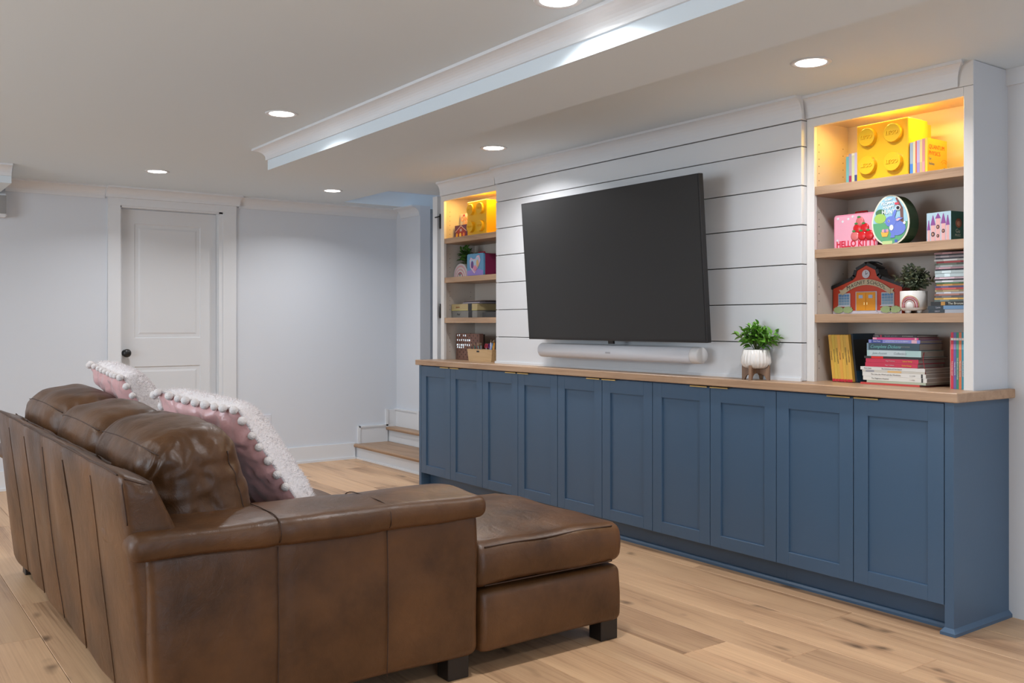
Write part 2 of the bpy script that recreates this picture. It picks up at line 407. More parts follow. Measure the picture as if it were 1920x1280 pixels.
# low soffit at the far left
mb = MB().box(XW, -6.68, -1.2, 0.90, 2.05, ZC)
sof = struct('ceiling_soffit', mb, M['ceil'])
mb = MB(); pts = cove(0.07, 0.07); n = len(pts)
vs = [(-6.68+o, -1.2, ZC+d) for o, d in pts]+[(-6.68+o, 0.90, ZC+d) for o, d in pts]
mb.add(vs, [(i, i+1, n+i+1, n+i) for i in range(n-1)]+[tuple(range(n, 2*n))]); mb.build('cove_moulding', M['trim'], sof)
# baseboards
def bb_y(x, y0, y1, s=1, z=0):
    return MB().box(min(x, x+s*0.014), max(x, x+s*0.014), y0, y1, z, z+0.135).box(min(x, x+s*0.026), max(x, x+s*0.026), y0, y1, z, z+0.018)
struct('baseboard_left', bb_y(XW, -3.0, 1.61), M['trim'])
struct('baseboard_door', bb_y(XW, 2.59, 3.62), M['trim'])
mb = MB().box(-1.78, XE, YW-0.014, YW, 0, 0.135).box(-1.78, XE, YW-0.026, YW, 0, 0.018)
struct('baseboard_back', mb, M['trim'])
# stair: two visible steps
step = struct('stair', MB().box(XW, -5.9, 3.635, 4.03, 0, 0.10).box(XW, -5.9, 3.635-0.012, 3.635, 0, 0.014), M['trim'])
def nosing(y0, y1, z, x1):
    pts = [(y0, z-0.013), (y0+0.004, z-0.026), (y1, z-0.026), (y1, z), (y0+0.008, z), (y0+0.001, z-0.006)]
    return MB().prism(pts, XW, x1, 'X')
nosing(3.605, 3.94, 0.126, -5.9).build('tread', M['tread'], step)
MB().box(XW, -5.9, 3.945, 4.75, 0.126, 0.228).build('riser', M['trim'], step)
nosing(3.915, 4.75, 0.254, -5.9).build('tread', M['tread'], step)
mb = MB().box(XW, XW+0.016, 3.655, 3.935, 0.126, 0.268).box(XW, XW+0.016, 3.925, 4.03, 0.254, 0.402).box(XW, -6.93, 4.014, 4.03, 0.254, 0.402).box(-6.945, -6.91, 4.005, 4.14, 0.254, 0.42)
mb.box(XW, XW+0.024, 3.645, 3.667, 0.126, 0.276).box(XW, XW+0.024, 3.915, 3.937, 0.254, 0.41).box(XW, -6.93, 4.006, 4.03, 0.398, 0.41).box(XW, XW+0.024, 3.655, 3.935, 0.262, 0.276)
struct('baseboard_stair', mb, M['trim'])
# jamb with black hinges beside the left bookcase
jamb = struct('door_2', MB().box(-6.005, -5.94, 3.600, 3.74, 0, 2.10).box(-5.94, -5.86, 3.628, 3.92, 0, ZC), M['trim'])
for z0, z1 in ((1.86, 1.955), (1.20, 1.305)):
    h = MB().box(-5.935, -5.905, 3.616, 3.628, z0, z1).cyl((-5.912, 3.608, z0), 0.007, z1-z0, 10)
    if z0 > 1.5: h.cyl((-5.912, 3.608, z1), 0.006, 0.012, 8).tube([(-5.915, 3.604, z1-0.006), (-5.955, 3.59, z1-0.012)], 0.005, 6)
    h.build('hinge', M['black'], jamb)
# casing at the right end of the back wall
struct('trim_5', MB().box(-1.872, -1.80, YW-0.03, YW, 0.0, 2.10).box(-1.872, -1.74, YW-0.045, YW, 2.10, ZC), M['trim'])
# ---- door in the left wall
d = MB().box(XW, XW+0.02, DY0-0.088, DY0, 0, DZ+0.0).box(XW, XW+0.02, DY1, DY1+0.105, 0, DZ).box(XW, XW+0.024, DY0-0.088, DY1+0.105, DZ, ZC-0.01)
struct('trim_6', d, M['trim'])
d = MB().box(XW-0.12, XW+0.012, DY1-0.03, DY1, 0, DZ).box(XW-0.12, XW+0.012, DY0, DY0+0.008, 0, DZ).box(XW-0.12, XW+0.012, DY0, DY1, DZ-0.012, DZ)
door = struct('door_1', d, M['trim'])
LX = XW-0.055; y0, y1 = DY0+0.010, DY1-0.032
def door_leaf():
    mb = MB(); zt = DZ-0.016
    py0, py1 = 1.822, 2.318
    za = [(0.20, 0.835), (1.050, 1.915)]
    mb.box(LX-0.04, LX-0.006, y0, y1, 0.01, zt)
    mb.box(LX-0.006, LX, y0, py0, 0.01, zt).box(LX-0.006, LX, py1, y1, 0.01, zt)
    mb.box(LX-0.006, LX, py0, py1, 0.01, za[0][0]).box(LX-0.006, LX, py0, py1, za[0][1], za[1][0]).box(LX-0.006, LX, py0, py1, za[1][1], zt)
    return mb, za, py0, py1
mb, za, py0, py1 = door_leaf()
leafo = mb.build('door_leaf', M['door'], door)
for a, b in za:                                       # sloped sticking then raised field
    g = 0.030; h = 0.014
    vs = []
    for off, dep in ((0, 0.0), (0.010, -0.010), (0.014, -0.010), (g+0.012, -0.002)):
        vs += [(LX+dep, py0+off, a+off), (LX+dep, py1-off, a+off), (LX+dep, py1-off, b-off), (LX+dep, py0+off, b-off)]
    fs = []
    for r in range(3):
        for i in range(4): fs.append((4*r+i, 4*r+(i+1) % 4, 4*r+4+(i+1) % 4, 4*r+4+i))
    fs.append((12, 13, 14, 15))
    MB().add(vs, fs).build('door_panel', M['door'], leafo)
MB().lathe([(0.026, 0), (0.026, 0.006), (0.012, 0.010), (0.010, 0.03), (0.022, 0.036), (0.031, 0.046), (0.031, 0.056), (0.022, 0.066), (0.0, 0.069)], (LX, 1.756, 0.939), 24, 'X').build('door_knob', M['black'], leafo)
# ---- shiplap feature wall
YSL = 3.475; SX0, SX1 = -5.00, -2.625
YF = 3.51
fw = struct('wall_feature', MB().box(SX0, SX1-0.004, YSL+0.02, YW, 0.905, ZC), M['gap'])
zs = [0.905, 1.0737, 1.2487, 1.4242, 1.5993, 1.7728, 1.9469, 2.0629, ZC]
for a, b in zip(zs, zs[1:]):
    g0 = 0.0 if a == zs[0] else 0.0022
    mb = MB().box(SX0, SX1, YSL, YSL+0.02, a+g0, b-0.0022 if b < 2.1 else b, 0.0012)
    mb.box(SX1-0.012, SX1, YSL+0.02, YW, a+g0, b-0.0022 if b < 2.1 else b).box(SX0, SX0+0.012, YSL+0.02, YW, a+g0, b-0.0022 if b < 2.1 else b)
    mb.build('shiplap_board', M['shiplap'], fw)
MB().box(SX0-0.004, SX1+0.002, YSL-0.008, YSL, 0.9032, 0.917).build('base_bead', M['trim'], fw)
crown('trim_7', crown_x(YSL, SX0, SX1+0.01, 0.055, ZC-2.064))
# ================================================================== BUILT-IN UNITS
YB = 3.362; ZB = 0.867; ZT = 0.9032
D0, DW = -5.765, 0.3865
ct = MB().box(-5.818, -1.8375, 3.342, YW-0.03, ZB, ZT, 0.003)
tag(ct.build('worktop', M['oak']), 'long thick oak worktop running over the blue cabinets', 'worktop')
def cab_door(x0, x1, hinge_left, root):
    g = 0.0018; x0 += g; x1 -= g; z0, z1 = 0.107, 0.861
    fx, fz0, fz1 = 0.064, 0.058, 0.072
    mb = MB(); yb, yf = YB+0.002, YB-0.0
    yf = YB; yb = YB+0.02
    mb.box(x0, x0+fx, yf, yb, z0, z1, 0.001).box(x1-fx, x1, yf, yb, z0, z1, 0.001)
    mb.box(x0+fx, x1-fx, yf, yb, z1-fz1, z1, 0.001).box(x0+fx, x1-fx, yf, yb, z0, z0+fz0, 0.001)
    d = mb.build('door', M['blue'], root)
    MB().box(x0+fx-0.002, x1-fx+0.002, yf+0.010, yb-0.001, z0+fz0-0.002, z1-fz1+0.002).build('door_panel', M['blue'], d)
    cx = x1-0.062 if hinge_left else x0+0.062
    h = MB().box(cx-0.055, cx+0.055, yf-0.012, yf+0.012, z1+0.0003, z1+0.0025).box(cx-0.055, cx+0.055, yf-0.012, yf-0.010, z1-0.005, z1+0.0025)
    h.build('edge_pull', M['brass'], d)
pos = ['leftmost blue shaker cabinet by the stair', 'second blue cabinet from the stair end', 'middle blue cabinet under the left half of the television',
       'fourth blue cabinet, under the white pot plant', 'rightmost blue cabinet, under the stacked books']
for i in range(5):
    xa, xb = D0+DW*2*i, D0+DW*2*(i+1)
    c = thing('base_cabinet', pos[i], 'cabinet', (0, 0, 0), group='blue base cabinets')
    cx = (xa+xb)/2
    root = c
    MB().box(xa+0.0005, xb-0.0005, YB+0.0215, YW-0.005, 0.107, ZB-0.002).build('carcass', M['blue'], root)
    cab_door(xa, xa+DW, True, root); cab_door(xa+DW, xb, False, root)
    MB().box(xa+0.0003, xb-0.0003, YB+0.075, YB+0.09, 0.0, 0.107).build('toe_kick', M['blue'], root)
    MB().prism([(YB+0.056, 0), (YB+0.057, 0.010), (YB+0.063, 0.018), (YB+0.0745, 0.020), (YB+0.0745, 0)], xa, xb, 'X').build('shoe_moulding', M['blue'], root)
    if i in (0, 4):
        if i == 0: e0, e1 = -5.796, D0-0.001
        else: e0, e1 = D0+DW*10+0.0015, -1.863
        e = MB().box(e0, e1, YB, YW-0.004, 0, ZB-0.001, 0.001).build('end_panel', M['blue'], root)
        if i == 4:
            mb = MB().box(e0-0.010, e1+0.014, YB-0.015, YW-0.004, 0, 0.012)
            mb.add([(e0-0.010, YB-0.015, 0.012), (e1+0.014, YB-0.015, 0.012), (e1+0.014, YW-0.004, 0.012), (e1, YW-0.004, 0.026), (e1, YB, 0.026), (e0, YB, 0.026), (e0-0.0, YB, 0.026)],
                   [(0, 1, 4, 5), (1, 2, 3, 4)])
            mb.build('shoe_moulding', M['blue'], e)
def bookcase(x0, x1, label):
    b = thing('bookcase', label, 'bookcase', group='white bookcases on the worktop')
    st = 0.04; zt = 2.0325; zc = 2.0686
    MB().box(x0, x0+0.02, YF+0.02, YW-0.012, ZT, ZC-0.002).build('side_panel', M['case_shaded'], b)
    MB().box(x1-0.02, x1, YF+0.02, YW-0.012, ZT, ZC-0.002).build('side_panel', M['case_shaded'], b)
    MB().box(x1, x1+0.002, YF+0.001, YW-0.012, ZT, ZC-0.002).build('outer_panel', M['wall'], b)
    MB().box(x0+0.02, x1-0.02, YW-0.012, YW-0.001, ZT, ZC-0.002).build('back_panel', M['case_shaded'], b)
    MB().box(x0+0.02, x1-0.02, YF+0.02, YW-0.012, zt+0.03, zt+0.045).build('top_panel', M['case_shaded'], b)
    MB().box(x0, x0+st, YF, YF+0.02, ZT, zt, 0.001).build('stile', M['case'], b)
    MB().box(x1-st+0.003, x1, YF, YF+0.02, ZT, zc, 0.001).build('stile', M['case'], b)
    MB().box(x0, x1-st+0.0025, YF, YF+0.02, zt, zc, 0.001).build('top_rail', M['case'], b)
    MB().box(x0, x1, YF, YF+0.02, zc+0.0015, ZC).build('fascia', M['case'], b)
    n0 = cove(0.045, ZC-zc-0.002); n = len(n0); e = x1-0.065
    vs = [(x0, YF-o, ZC+d) for o, d in n0]+[(e+o, YF-o, ZC+d) for o, d in n0]+[(e+o*0.6, YF, ZC+d) for o, d in n0]
    MB().add(vs, [(i, i+1, n+i+1, n+i) for i in range(n-1)]+[(n+i, n+i+1, 2*n+i+1, 2*n+i) for i in range(n-1)]).build('crown', M['trim'], b)
    for z in (1.765, 1.4865, 1.2012):
        MB().box(x0+0.0205, x1-0.0205, YF+0.022, YW-0.013, z-0.020, z).box(x0+st-0.0, x1-st+0.002, YF+0.004, YF+0.0215, z-0.037, z, 0.001).box(x0+0.0205, x1-0.0205, YF+0.022, YW-0.013, z-0.037, z-0.0205).build('shelf', M['oak'], b)
    mb = MB()
    for xx, s in ((x0+0.0202, 1), (x1-0.0202, -1)):
        for y in (YF+0.062, YW-0.05):
            for zz in (1.80+0.032*k for k in range(6)): mb.cyl((xx if s > 0 else xx-0.0004, y, zz), 0.0025, 0.0004, 6, 'X')
            for a in (0.96, 1.26, 1.53):
                for k in range(5): mb.cyl((xx if s > 0 else xx-0.0004, y, a+0.032*k), 0.0025, 0.0004, 6, 'X')
    mb.build('peg_holes', M['black'], b, kind='stuff')
    MB().box(x0+0.06, x1-0.06, YF+0.024, YF+0.036, zt+0.018, zt+0.026).build('light_strip', M['strip'], b)
    return b
bookcase(-5.74, SX0-0.001, 'white bookcase left of the television, by the stair')
bookcase(SX1+0.001, -1.869, 'white bookcase right of the television')
WARM = (1.0, 0.66, 0.13)
l = area('shelf_glow_right', (-2.22, 3.60, 2.050), (R(-12), 0, 0), 4.4, 0.5, 0.05, WARM)
l = area('shelf_glow_left', (-5.35, 3.60, 2.050), (R(-12), 0, 0), 3.4, 0.5, 0.05, WARM)
# ================================================================== CEILING LIGHTS
where = ['near the white door', 'nearest the stair', 'left of the boxed beam, mid ceiling', 'in front of the television wall', 'in front of the right bookcase', 'at the top edge left of the boxed beam', 'added behind the camera, first by the door wall', 'added behind the camera, over the sofa back', 'added behind the camera, left of centre', 'added behind the camera, right of centre', 'added beyond the right edge of the view, under the beam', 'added beyond the right edge of the view, by the back wall', 'added by the large rear window', 'added between the rear window and the east wall', 'added nearest the east window']
ring = MB().lathe([(0.058, 0.0), (0.062, -0.003), (0.074, -0.004), (0.078, 0.0)], (0, 0, 0), 32)
ring_me = ring.mesh('trim_ring', M['trim']); lens_me = MB().lathe([(0.0, -0.0015), (0.058, -0.0015)], (0, 0, 0), 32).mesh('lens', M['lens'])
for i, (x, y) in enumerate(lights):
    lab = 'round recessed ceiling light '+where[i]
    t = thing('ceiling_light', lab, 'light', (x, y, ZC), group='recessed ceiling lights')
    for nm, me in (('trim_ring', ring_me), ('lens', lens_me)):
        o = bpy.data.objects.new(nm, me); C.objects.link(o); o.parent = t
    l = area('lamp', (0, 0, -0.004), (0, 0, 0), LAMP_W, 0.112, None, LAMP_COL, 'DISK', 142); l.parent = t
# ================================================================== TELEVISION
tv = thing('television', 'large black flat television tilted forward on the shiplap wall', 'television', (-3.757, 3.338, 1.068), (R(4.2), 0, 0))
W2, HT = 0.703, 0.800
MB().box(-W2, W2, 0.0, 0.030, 0, HT, 0.002).build('housing', M['tvbody'], tv)
MB().box(-W2+0.006, W2-0.008, -0.0015, -0.0001, 0.012, HT-0.006).build('screen', M['screen'], tv)
MB().box(-0.35, 0.35, 0.03, 0.05, 0.12, 0.62, 0.006).box(-0.02, 0.02, 0.018, 0.03, -0.018, 0.0).build('rear_cover', M['tvbody'], tv)
MB().box(-0.30, 0.30, 0.05, 0.075, 0.22, 0.52).build('wall_mount', M['black'], tv)
sb = thing('soundbar', 'long white cylindrical soundbar mounted under the television', 'soundbar', (-3.78, 3.398, 1.005))
MB().lathe([(0.0, -0.628), (0.036, -0.628), (0.041, -0.622), (0.041, 0.588)], (0, 0, 0), 32, 'X').build('speaker_body', M['bar'], sb)
MB().lathe([(0.0415, 0.588), (0.0415, 0.592), (0.0405, 0.634), (0.037, 0.640), (0.0, 0.640)], (0, 0, 0), 32, 'X').build('end_cap', mat('cap', (0.66, 0.65, 0.64), 0.35), sb)
MB().box(-0.50, 0.50, 0.0, YSL-3.398-0.001, -0.044, -0.030, 0.002).box(-0.4, 0.4, 0.03, YSL-3.398-0.001, -0.03, 0.03).build('wall_bracket', M['bar'], sb)
text('SONOS', 0.012, mat('logo_grey', (0.4, 0.4, 0.42), 0.5), sb, (0.0, -0.0416, -0.002), name='logo', bold=0.0004)
# ================================================================== SOFA
sofa = thing('sofa', 'brown leather sofa with chaise, back turned to the viewer', 'sofa', (0, 0, 0))
SXR, SXL = -2.56, -4.95
def nz(p, s, a, seed=0):
    return a*noise.noise(Vector((p[0]*s[0]+seed, p[1]*s[1]+seed*0.7, p[2]*s[2]+seed*1.3)))
PWD = 0.392
def back_fn(p, n):
    y0_ = p.y
    t = min(max((p.z-0.07)/0.68, 0), 1)
    off = -0.078*t                                   # lean backwards
    ph = ((p.x-SXR)/PWD) % 1.0
    if n.y < -0.3 or n.z > 0.3: off -= 0.011*(abs(math.sin(math.pi*ph))**0.45)*(-n.y if n.y < 0 else n.z*0.0)
    p = p+Vector((0, off, 0))
    if n.z > 0.3:
        p.z += 0.008*abs(math.sin(math.pi*ph))**0.5-0.004
        p.z -= (p.y-0.63)*0.25
    p += n*nz(p, (5, 5, 2.0), 0.008, 3)
    if p.z > 0.55: p.y -= (p.z-0.55)*0.36*min(1, max(0, (y0_-0.68)/0.148))
    return p
MB().rbox(SXL+0.05, SXR-0.018, 0.680, 0.828, 0.07, 0.760, 0.026, 4, 84, 5, 16, back_fn).build('back_frame', M['leather'], sofa)
for k in range(1, 6):
    x_ = SXR-PWD*k
    MB().tube([back_fn(Vector((x_, 0.680, 0.085+0.0315*j)), Vector((0, -1, 0)))+Vector((0, -0.0058, 0)) for j in range(21)], 0.0016, 5).build('seam', M['stitch'] if k == 3 else M['leather'], sofa)
def panel_fn(p, n):
    y = p.y
    ph = min(abs(y-c) for c in (1.02, 1.37))
    if n.x > 0.3: p = p+Vector((-0.006*math.exp(-(ph/0.012)**2)+0.010*math.sin(math.pi*min(1, max(0, (p.z-0.07)/0.46))), 0, 0))
    if p.y < 0.8: p = p+Vector((0, 0.045*(0.54-p.z), 0))
    return p+n*nz(p, (4, 4, 4), 0.009, 9)
def arm(xo, s):
    xi = xo-s*0.27
    a, b = min(xo, xi), max(xo, xi)
    def f2(p, n):
        if s < 0:
            q = Vector((-p.x, p.y, p.z)); q = panel_fn(q, Vector((-n.x, n.y, n.z))); return Vector((-q.x, q.y, q.z))
        return panel_fn(p, n)
    o = MB().rbox(a, b, 0.655, 1.715, 0.07, 0.552, 0.035, 4, 6, 30, 14, f2).build('arm', M['leather'], sofa)
    def roll(p, n):
        y = p.y
        ph = min(abs(y-c) for c in (1.02, 1.37))
        sc = 1-0.05*math.exp(-(ph/0.012)**2)
        c = Vector(((a+b)/2, y, 0.567)); d = p-c
        q = c+Vector((d.x*sc, 0, d.z*sc))
        if y < 0.72 and False: q.z += 0
        q.z -= (y-1.1)*0.010
        if n.z > 0.2: q.z += 0.007*math.sin(math.pi*min(1, max(0, (p.x-a)/(b-a))))
        return q+n*nz(q, (6, 4, 6), 0.010, 17)
    MB().rbox(a-0.03, b+0.03, 0.612, 1.735, 0.528, 0.606, 0.034, 5, 10, 34, 2, roll).build('arm_pad', M['leather'], sofa)
    xs = (b+0.033) if s > 0 else (a-0.033)
    for y in (1.02, 1.37):
        z = 0.567-(y-1.1)*0.010
        cs = lambda q, e: math.copysign(abs(q)**e, q)
        pts = [Vector(((a+b)/2+s*(b-a+0.062)/2*cs(math.cos(t), 0.45), y, z+0.0405*cs(math.sin(t), 0.6)+0.006*math.sin(max(0, t))*abs(math.sin(t)))) for t in [R(-60+15*k) for k in range(16)]]
        MB().tube([p for p in pts], 0.0018, 5).build('seam', M['stitch'], sofa)
arm(SXR, 1); arm(SXL, -1)
for y in (1.02, 1.37):
    MB().tube([(SXR+0.0035+0.008*math.sin(math.pi*(z-0.07)/0.46), y, z) for z in [0.075+0.03*k for k in range(16)]], 0.0018, 5).build('seam', M['stitch'], sofa)
# piping along the top of the back
def bz(x): return 0.7475+0.008*abs(math.sin(math.pi*(((x-SXR)/PWD) % 1)))**0.5
MB().tube([back_fn(Vector((SXR-0.05-0.03*k, 0.6876, 0.7524)), Vector((0, -0.7, 0.7)))+Vector((0, -0.003, 0.003)) for k in range(77)], 0.0026, 5).build('piping', M['stitch'], sofa)
MB().tube([back_fn(Vector((SXR-0.0256, 0.6876, 0.63+0.012*j)), Vector((0.7, -0.7, 0))) for j in range(10)]+[back_fn(Vector((SXR-0.0256, 0.70+0.02*j, 0.7524)), Vector((0.7, 0, 0.7))) for j in range(6)], 0.0022, 5).build('piping', M['stitch'], sofa)
# seat base, seat cushions, chaise
MB().rbox(SXL+0.24, -3.40, 0.84, 1.66, 0.075, 0.30, 0.03, 3, 14, 8, 3, lambda p, n: p+n*nz(p, (4, 4, 4), 0.006, 2)).build('seat_base', M['leather'], sofa)
def puff(x0, x1, y0, y1, z0, z1, amt, seed):
    cx, cy = (x0+x1)/2, (y0+y1)/2
    def f(p, n):
        u = (p.x-cx)/(x1-x0)*2; v = (p.y-cy)/(y1-y0)*2
        if n.z > 0.2: p = p+Vector((0, 0, amt*(1-u*u)*(1-v*v)))
        return p+n*nz(p, (5, 5, 5), 0.010, seed)
    return f
xs = [SXL+0.245, -4.05, -3.385]
for i in range(2):
    MB().rbox(xs[i]+0.003, xs[i+1]-0.003, 0.86, 1.69, 0.30, 0.45, 0.045, 5, 14, 14, 3, puff(xs[i], xs[i+1], 0.86, 1.69, 0.3, 0.45, 0.03, 21+i)).build('seat_cushion', M['leather'], sofa)
CX0, CX1, CYF = -3.375, -2.566, 2.352
def chf(p, n):
    q = puff(CX0, CX1, 0.9, CYF, 0.28, 0.43, 0.045, 31)(p, n)
    if n.x > 0.3: q.x += 0.012*math.sin(math.pi*min(1, max(0, (p.z-0.285)/0.14)))
    return q
MB().rbox(CX0, CX1-0.265, 0.87, 1.70, 0.29, 0.430, 0.04, 4, 14, 12, 3, puff(CX0, CX1, 0.9, CYF, 0.29, 0.43, 0.03, 31)).build('seat_cushion', M['leather'], sofa)
MB().rbox(CX0, CX1, 1.705, CYF, 0.283, 0.430, 0.036, 5, 30, 30, 4, chf).build('chaise_cushion', M['leather'], sofa)
def chb(p, n):
    if n.x > 0.3: p = p+Vector((0.008*math.sin(math.pi*min(1, max(0, (p.z-0.07)/0.2))), 0, 0))
    return p+n*nz(p, (4, 4, 4), 0.006, 5)
MB().rbox(CX0+0.01, CX1, 1.722, CYF-0.004, 0.068, 0.276, 0.028, 4, 20, 16, 4, chb).build('chaise_base', M['leather'], sofa)
MB().rbox(CX0+0.01, CX1-0.265, 0.86, 1.722, 0.075, 0.285, 0.03, 3, 10, 10, 3).build('seat_base', M['leather'], sofa)
pts = [(CX1-0.004, 1.74+0.02*k, 0.4195+nz((CX1, 1.74+0.02*k, 0.42), (5, 5, 5), 0.006, 31)) for k in range(29)]
pts += [(CX1-0.02-0.03*k, CYF-0.006, 0.4195) for k in range(1, 26)]
MB().tube(pts, 0.0028, 5).build('piping', M['stitch'], sofa)
MB().tube([(x, y, 0.292) for x, y, z in pts], 0.0024, 5).build('piping', M['stitch'], sofa)
for (x, y) in ((-2.615, 2.30), (-3.30, 2.30), (-2.615, 1.645), (-4.85, 0.745), (-3.47, 0.765), (-2.66, 0.745), (-4.85, 1.62), (-3.52, 0.78)):
    mb = MB().box(x-0.035, x+0.035, y-0.04, y+0.04, 0, 0.078, 0.003); mb.build('leg', M['darkwood'], sofa)
# three puffed back cushions
ed = [-4.86, -4.085, -3.385, -2.705]
def back_cushion(x0, x1, seed, near=False):
    cx = (x0+x1)/2; hw = (x1-x0)/2
    c = Vector((cx, 0.862, 0.640 if seed > 4 else 0.655)); hy, hz = 0.138, 0.210
    def f(p, n):
        l = p-c
        u = l.x/hw; v = l.z/hz
        endp = max(0, 1-abs(u)**5)**0.5
        th = 0.66+0.34*endp                          # thickness eases off towards the ends
        l.y *= th*(1.0+0.16*math.cos(v*1.2))
        if v > 0.4: l.z -= (1-th)*0.10*(v-0.4)/0.6
        l.z += 0.014*(1-u*u) if v > 0 else 0
        k = 0.9+0.5*(abs(u) > 0.6)
        # gathered wrinkles by the corners
        wr = math.exp(-((abs(u)-0.94)/0.20)**2)*(1 if v > -0.2 else 0.4)
        w_ = noise.noise(Vector((p.x*9+seed, p.y*34, p.z*26+seed)))*0.007*wr
        w_ += noise.noise(Vector((p.x*5+seed, p.y*8, p.z*6)))*0.010*k
        w_ += (abs(noise.noise(Vector((p.x*7+seed*2, p.y*11, p.z*20))))-0.2)*0.007
        w_ += 0
        l = l+n*w_
        if near:
            pc = Vector((hw-0.085, -0.085, hz-0.075)); dd = l-pc; rd = dd.length; an = math.atan2(dd.z-dd.y, dd.x)
            l = l-n*0.026*math.exp(-(rd/0.030)**2)+n*0.0045*math.cos(an*7+3*noise.noise(l*20))*math.exp(-((rd-0.065)/0.042)**2)
        return c+Matrix.Rotation(R(10), 3, 'X') @ l
    o = MB().rbox(x0+0.004, x1-0.004, c.y-hy, c.y+hy, c.z-hz, c.z+hz, 0.098, *((14, 70, 10, 26) if near else (9, 34, 6, 18)), f).build('back_cushion', M['leather'], sofa)
    r = 0.098; q = 0.7071
    pts = [f(Vector((x0+0.03+(x1-x0-0.06)*k/40, c.y-hy+r-r*q, c.z+hz-r+r*q)), Vector((0, -q, q))) for k in range(41)]
    MB().tube(pts, 0.0020, 5).build('seam', M['stitch'], sofa)
    if near:
        pts = [f(Vector((x1-0.004-r+r*q, c.y+hy-r+r*q, c.z+hz-0.08-k*0.0125)), Vector((q, q, 0))) for k in range(25)]
        MB().tube(pts, 0.0024, 5).build('seam', M['stitch'], sofa)
    return o
back_cushion(ed[0], ed[1], 4); back_cushion(ed[1], ed[2], 11); back_cushion(ed[2], ed[3], 19, True)
# ================================================================== PILLOWS
def pillow(label, corner, ux, vx, size, thick, seed):
    """corner = top right corner seen from behind; ux runs along the top edge away from it, vx runs down"""
    ux = Vector(ux).normalized(); vx = Vector(vx); vx.normalize(); nn = ux.cross(vx).normalized()     # towards the satin side or the fur side
    if nn.y > 0: nn = -nn                            # satin side faces the camera
    t = thing('throw_pillow', label, 'pillow', Vector(corner)+ux*size/2+vx*size, group='pink throw pillows')
    base = t.location.copy()
    N = 30
    def surf(a, b, side, off=0):
        u = a*2-1; v = b*2-1
        pin = 1-0.05*(1-abs(u)**2)*abs(v)**3-0.05*(1-abs(v)**2)*abs(u)**3   # edges pull in between the corners
        h = thick*((1-u**4)*(1-v**4))**0.55
        w_ = noise.noise(Vector((u*2.6+seed, v*2.6, seed)))*0.016+(abs(noise.noise(Vector((u*3+v*4+seed, v*2-u*3, 3))))-0.2)*0.022
        w_ += 0.010*math.sin(u*19+3*noise.noise(Vector((u*3, v*3, seed))))*math.exp(-(1-abs(v))/0.30)*min(1, (1-abs(v))/0.08)
        w_ += 0.010*math.sin(v*17+3*noise.noise(Vector((v*3, u*3, seed+4))))*math.exp(-(1-abs(u))/0.30)*min(1, (1-abs(u))/0.08)
        if side > 0: hh = h*0.55+w_*(1 if h > 0.01 else 0)*min(1, h/0.03)
        else: hh = thick*1.25*((1-abs(u)**5)*(1-abs(v)**5))**0.42
        e = Vector(((a-0.5)*pin, (b-0.5)*pin, 0))
        p = Vector(corner)+ux*(0.5+e.x)*size+vx*(0.5+e.y)*size
        return p+nn*side*(hh+off)-base
    for side, nm, m in ((1, 'satin_back', M['satin']), (-1, 'fur_front', M['fur'])):
        mb = MB(); vs = [surf(i/N, j/N, side) for j in range(N+1) for i in range(N+1)]
        mb.add(vs, [(j*(N+1)+i, j*(N+1)+i+1, (j+1)*(N+1)+i+1, (j+1)*(N+1)+i) for j in range(N) for i in range(N)], True)
        o = mb.build(nm, m, t)
        if side < 0:
            r = random.Random(seed); fb = MB(); vs = []; fs = []
            for k in range(26000):
                a, b = r.random(), r.random()
                if k % 3 == 0:
                    if r.random() < 0.5: a = r.choice((0.0, 1.0))
                    else: b = r.choice((0.0, 0.0, 1.0))
                p = surf(a, b, -1)
                d = (-nn+Vector((r.uniform(-.8, .8), r.uniform(-.8, .8), r.uniform(-.8, .8)))).normalized()*r.uniform(0.006, 0.015)
                q = Vector((r.uniform(-1, 1), r.uniform(-1, 1), r.uniform(-1, 1))).normalized()*0.0011
                vs += [p-q, p+q, p+d]; fs.append((3*k, 3*k+1, 3*k+2))
            fb.add(vs, fs); fb.build('fur', M['fur'], t, kind='stuff')
    pm = MB(); bm = bmesh.new(); bmesh.ops.create_icosphere(bm, subdivisions=3, radius=0.0140)
    for v in bm.verts: v.co *= 1+0.10*noise.noise(v.co*260)
    pm.add([v.co[:] for v in bm.verts], [[v.index for v in f.verts] for f in bm.faces], True); bm.free()
    first = None; cnt = 9
    r = random.Random(seed)
    for e in range(4):
        for k in range(cnt):
            s = (k+0.25+r.uniform(-.12, .12))/cnt
            a, b = {0: (s, 0), 1: (1, s), 2: (1-s, 1), 3: (0, 1-s)}[e]
            p = surf(a, b, 1, 0.010)+(ux*(a-0.5)+vx*(b-0.5)).normalized()*0.010
            if first is None: first = pm.build('pompom', M['pom'], t, p)
            else: inst(first, t, p, (r.random()*6, r.random()*6, 0), [r.uniform(.85, 1.12)]*3)
    return t
pillow('large pink satin and white fur pillow with pompoms, nearest the sofa arm', (-2.985, 1.055, 0.878), (-0.46, -0.14, 0.045), (0.040, 0.225, -0.36), 0.475, 0.085, 3)
pillow('pink satin and white fur pillow with pompoms, standing in the middle of the sofa', (-4.09, 0.962, 0.935), (-0.38, -0.035, 0.045), (0.03, 0.225, -0.36), 0.42, 0.080, 8)
